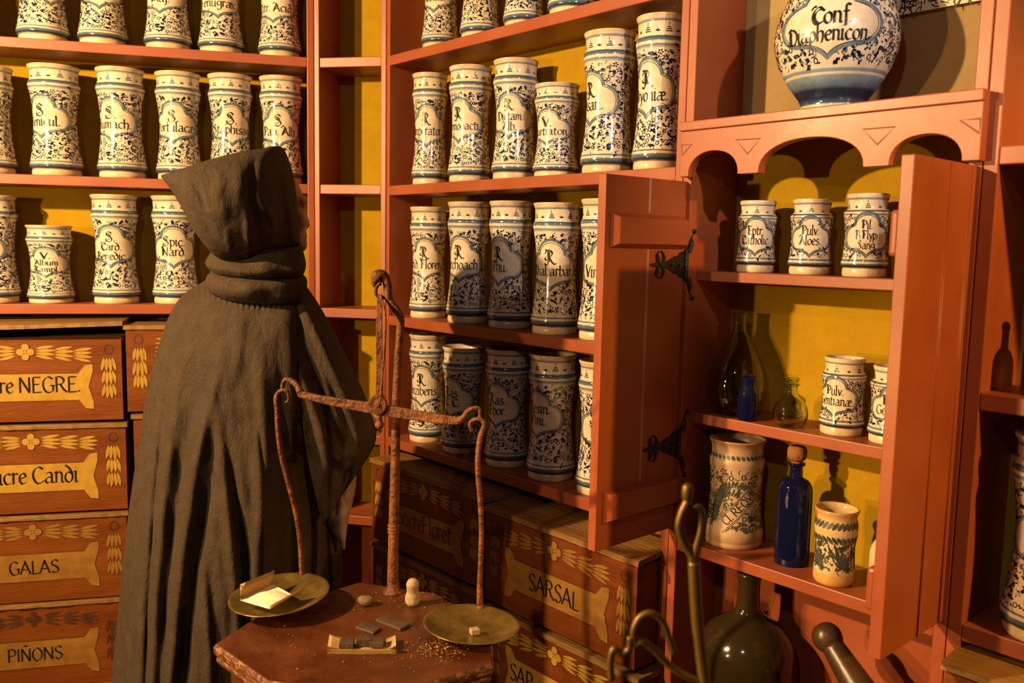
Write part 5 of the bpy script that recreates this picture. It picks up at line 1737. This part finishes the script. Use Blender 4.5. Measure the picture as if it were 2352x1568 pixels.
Z8 = lambda xy, ds: [(x, y, d) for (x, y), d in zip(xy, ds)]
back_cols = [
    Z8([(560, 640), (520, 690), (470, 790), (440, 930), (410, 1150), (400, 1350), (390, 1560), (380, 1900)], [2.16, 2.28, 2.36, 2.4, 2.42, 2.44, 2.45, 2.45]),
    Z8([(500, 636), (440, 690), (395, 790), (362, 930), (330, 1150), (310, 1350), (290, 1568), (262, 1930)], [2.16, 2.24, 2.27, 2.28, 2.29, 2.30, 2.3, 2.3]),
    Z8([(476, 645), (409, 694), (368, 790), (335, 930), (302, 1150), (277, 1350), (252, 1568), (215, 1940)], [2.13, 2.15, 2.14, 2.13, 2.12, 2.12, 2.12, 2.12]),
    Z8([(500, 670), (452, 713), (418, 803), (390, 940), (362, 1150), (338, 1350), (322, 1568), (300, 1960)], [2.06, 2.05, 2.02, 2.0, 1.98, 1.97, 1.96, 1.96]),
    Z8([(553, 690), (525, 738), (505, 825), (485, 950), (465, 1150), (445, 1350), (430, 1568), (410, 1980)], [2.02, 1.98, 1.945, 1.93, 1.92, 1.91, 1.90, 1.90]),
    Z8([(610, 695), (603, 748), (592, 835), (580, 960), (565, 1150), (548, 1350), (538, 1568), (530, 1980)], [2.01, 1.965, 1.93, 1.92, 1.91, 1.91, 1.91, 1.91]),
    Z8([(657, 683), (668, 738), (672, 835), (668, 960), (660, 1150), (650, 1350), (640, 1568), (640, 1980)], [2.03, 1.985, 1.95, 1.94, 1.94, 1.95, 1.95, 1.95]),
    Z8([(686, 664), (712, 724), (735, 830), (748, 960), (752, 1120), (768, 1260), (742, 1380), (725, 1950)], [2.09, 2.08, 2.08, 2.08, 2.08, 2.08, 2.08, 2.08]),
    Z8([(694, 652), (728, 716), (752, 815), (764, 950), (765, 1110), (782, 1250), (765, 1370), (750, 1930)], [2.12, 2.14, 2.16, 2.18, 2.2, 2.22, 2.22, 2.22]),
    Z8([(680, 640), (700, 700), (720, 800), (730, 940), (730, 1100), (740, 1250), (730, 1370), (720, 1900)], [2.16, 2.26, 2.34, 2.38, 2.4, 2.42, 2.42, 2.42])]
net_cloth(back_cols, 230, 170, 'cloak', M['cloak'])
cape_cols = [
    Z8([(660, 690), (676, 745), (685, 835), (690, 930), (700, 1010), (712, 1080), (728, 1150), (742, 1206)], [2.045, 2.005, 1.975, 1.962, 1.965, 1.97, 1.98, 1.99]),
    Z8([(682, 668), (706, 724), (735, 815), (757, 905), (772, 985), (778, 1050), (772, 1110), (758, 1180)], [2.06, 2.015, 1.985, 1.975, 1.975, 1.98, 1.985, 1.99]),
    Z8([(692, 655), (726, 714), (768, 805), (803, 885), (826, 958), (833, 1020), (815, 1075), (790, 1128)], [2.09, 2.06, 2.03, 2.02, 2.01, 2.01, 2.015, 2.02]),
    Z8([(695, 648), (736, 710), (786, 805), (828, 890), (856, 968), (861, 1004), (848, 1038), (826, 1075)], [2.12, 2.11, 2.10, 2.09, 2.08, 2.07, 2.07, 2.07]),
    Z8([(690, 644), (728, 705), (775, 800), (815, 885), (842, 965), (850, 1010), (838, 1050), (815, 1085)], [2.16, 2.2, 2.22, 2.24, 2.24, 2.22, 2.2, 2.18]),
    Z8([(670, 640), (690, 700), (720, 790), (750, 870), (775, 950), (785, 1010), (780, 1060), (770, 1100)], [2.19, 2.28, 2.34, 2.38, 2.38, 2.36, 2.34, 2.3])]
CF = FOLDS
FOLDS = [([(700, 700), (745, 800), (790, 900), (822, 990)], 14, .014), ([(665, 740), (690, 860), (735, 980), (760, 1090)], 14, .014), ([(690, 790), (735, 900), (775, 1010), (790, 1090)], 16, -.022), ([(745, 850), (790, 960), (812, 1040)], 10, -.012)]
net_cloth(cape_cols, 110, 90, 'cape', M['cloak'], 1.0)
FOLDS = CF


def ring_loft(secs, n, nsub, name, m, vertical, disp=.0, solid=.004, seed=0, folds=None):
    """secs: (xa, ya, xb, yb, half thickness, distance)"""
    S = len(secs); rows = []; rng = random.Random(seed)
    for i in range((S - 1) * nsub + 1):
        t = i / nsub
        a = [cr1([s[k] for s in secs], t) for k in range(6)]
        row = []
        for j in range(n):
            ph = 2 * PI * j / n
            c, s_ = math.cos(ph), math.sin(ph)
            x = a[0] + (a[2] - a[0]) * (1 + c) / 2; y = a[1] + (a[3] - a[1]) * (1 + c) / 2
            sag = (14 * s_ if vertical else 0) * (1 if s_ > 0 else .6)
            d = a[5] - a[4] * math.copysign(abs(s_) ** .85, s_)
            y2 = y + sag
            if disp:
                d -= disp * (math.sin(x * .055 + y * .035 + seed) + .7 * math.sin(x * .09 - y * .06 + 2 * seed) + .5 * math.sin(y * .14 + x * .03)) * max(0, s_ + .3)
            if folds:
                for path, wd_, h in folds:
                    q = seg_dist(x, y2, path)
                    if q: d -= h * math.exp(-(q[0] / wd_) ** 2) * min(1, q[1] * 3, (1 - q[1]) * 3) * max(0, min(1, s_ * 2 + .4))
            row.append(at(x, y2, d))
        rows.append(row)
    mb = MB(); mb.loft(rows, True)
    return child_mesh(mb, name, m, True, solid)


hood = [(371, 403, 373, 408, .004, 1.985), (398, 396, 392, 432, .018, 1.975), (430, 385, 420, 478, .036, 1.97), (485, 367, 455, 540, .068, 1.98), (548, 351, 500, 590, .10, 2.01),
        (600, 343, 560, 606, .120, 2.05), (628, 337, 612, 604, .124, 2.10), (650, 343, 650, 600, .124, 2.175), (668, 385, 682, 606, .118, 2.245), (679, 440, 694, 622, .110, 2.305),
        (676, 450, 690, 618, .103, 2.315), (660, 450, 670, 600, .096, 2.29), (640, 440, 645, 590, .09, 2.26)]
HFOLD = [([(585, 435), (606, 470), (622, 500), (629, 522), (625, 545), (612, 575)], 7, .013), ([(588, 350), (578, 400), (577, 442), (588, 500), (600, 585)], 10, -.016),
         ([(566, 480), (571, 540), (573, 597)], 9, .009), ([(630, 345), (640, 430), (650, 500), (655, 600)], 18, -.020), ([(648, 350), (660, 450), (672, 540), (690, 612)], 8, .010),
         ([(440, 410), (460, 445), (478, 490)], 7, -.006), ([(515, 390), (500, 450), (520, 520)], 14, .006), ([(520, 520), (526, 560), (530, 590)], 6, .005), ([(430, 470), (470, 500), (500, 560)], 12, -.006),
         ([(545, 360), (550, 420), (545, 480)], 12, .005)]
ring_loft(hood, 144, 14, 'hood', M['cloak'], False, .0005, .003, 1, HFOLD)
cowl = [(500, 560, 690, 560, .10, 2.11), (480, 588, 700, 596, .122, 2.10), (473, 604, 701, 614, .128, 2.09), (482, 618, 697, 626, .115, 2.09), (492, 622, 694, 630, .10, 2.09),
        (478, 632, 703, 640, .122, 2.09), (473, 648, 704, 655, .13, 2.09), (478, 664, 703, 672, .126, 2.095), (492, 676, 698, 690, .11, 2.10)]
ring_loft(cowl, 90, 8, 'cowl', M['cloak'], True, .0025, .003, 4)
sleeve = [(790, 1085, 818, 1092, .03, 2.07), (770, 1115, 816, 1118, .035, 2.07), (756, 1150, 810, 1150, .035, 2.065), (748, 1182, 802, 1182, .032, 2.06), (757, 1210, 797, 1208, .022, 2.06), (775, 1235, 794, 1232, .012, 2.06), (787, 1262, 791, 1262, .004, 2.06)]
ring_loft(sleeve, 40, 6, 'sleeve', M['pale_cloth'], False, .003, .002, 2)
rb = [(600, 1100, 790, 1100, .13, 2.17), (590, 1250, 785, 1260, .14, 2.17), (580, 1400, 790, 1400, .15, 2.17), (570, 1600, 790, 1600, .16, 2.17), (560, 1900, 800, 1900, .17, 2.17)]
ring_loft(rb, 48, 6, 'robe', M['robe'], False, .004, .003, 3)

# the figure stands close behind the table, feet on the floor
KM = .93
for o in [person] + list(person.children):
    for v in o.data.vertices:
        p = CO + (v.co + PL - CO) * KM
        if p.z < .9: p.z = .9 * (p.z - .112) / (.9 - .112)
        v.co = p - CO * (1 - KM) - PL * KM + Vector((0, 0, CO.z * (1 - KM)))
    o.data.update()
person.location = CO * (1 - KM) + PL * KM
person.location.z = 0
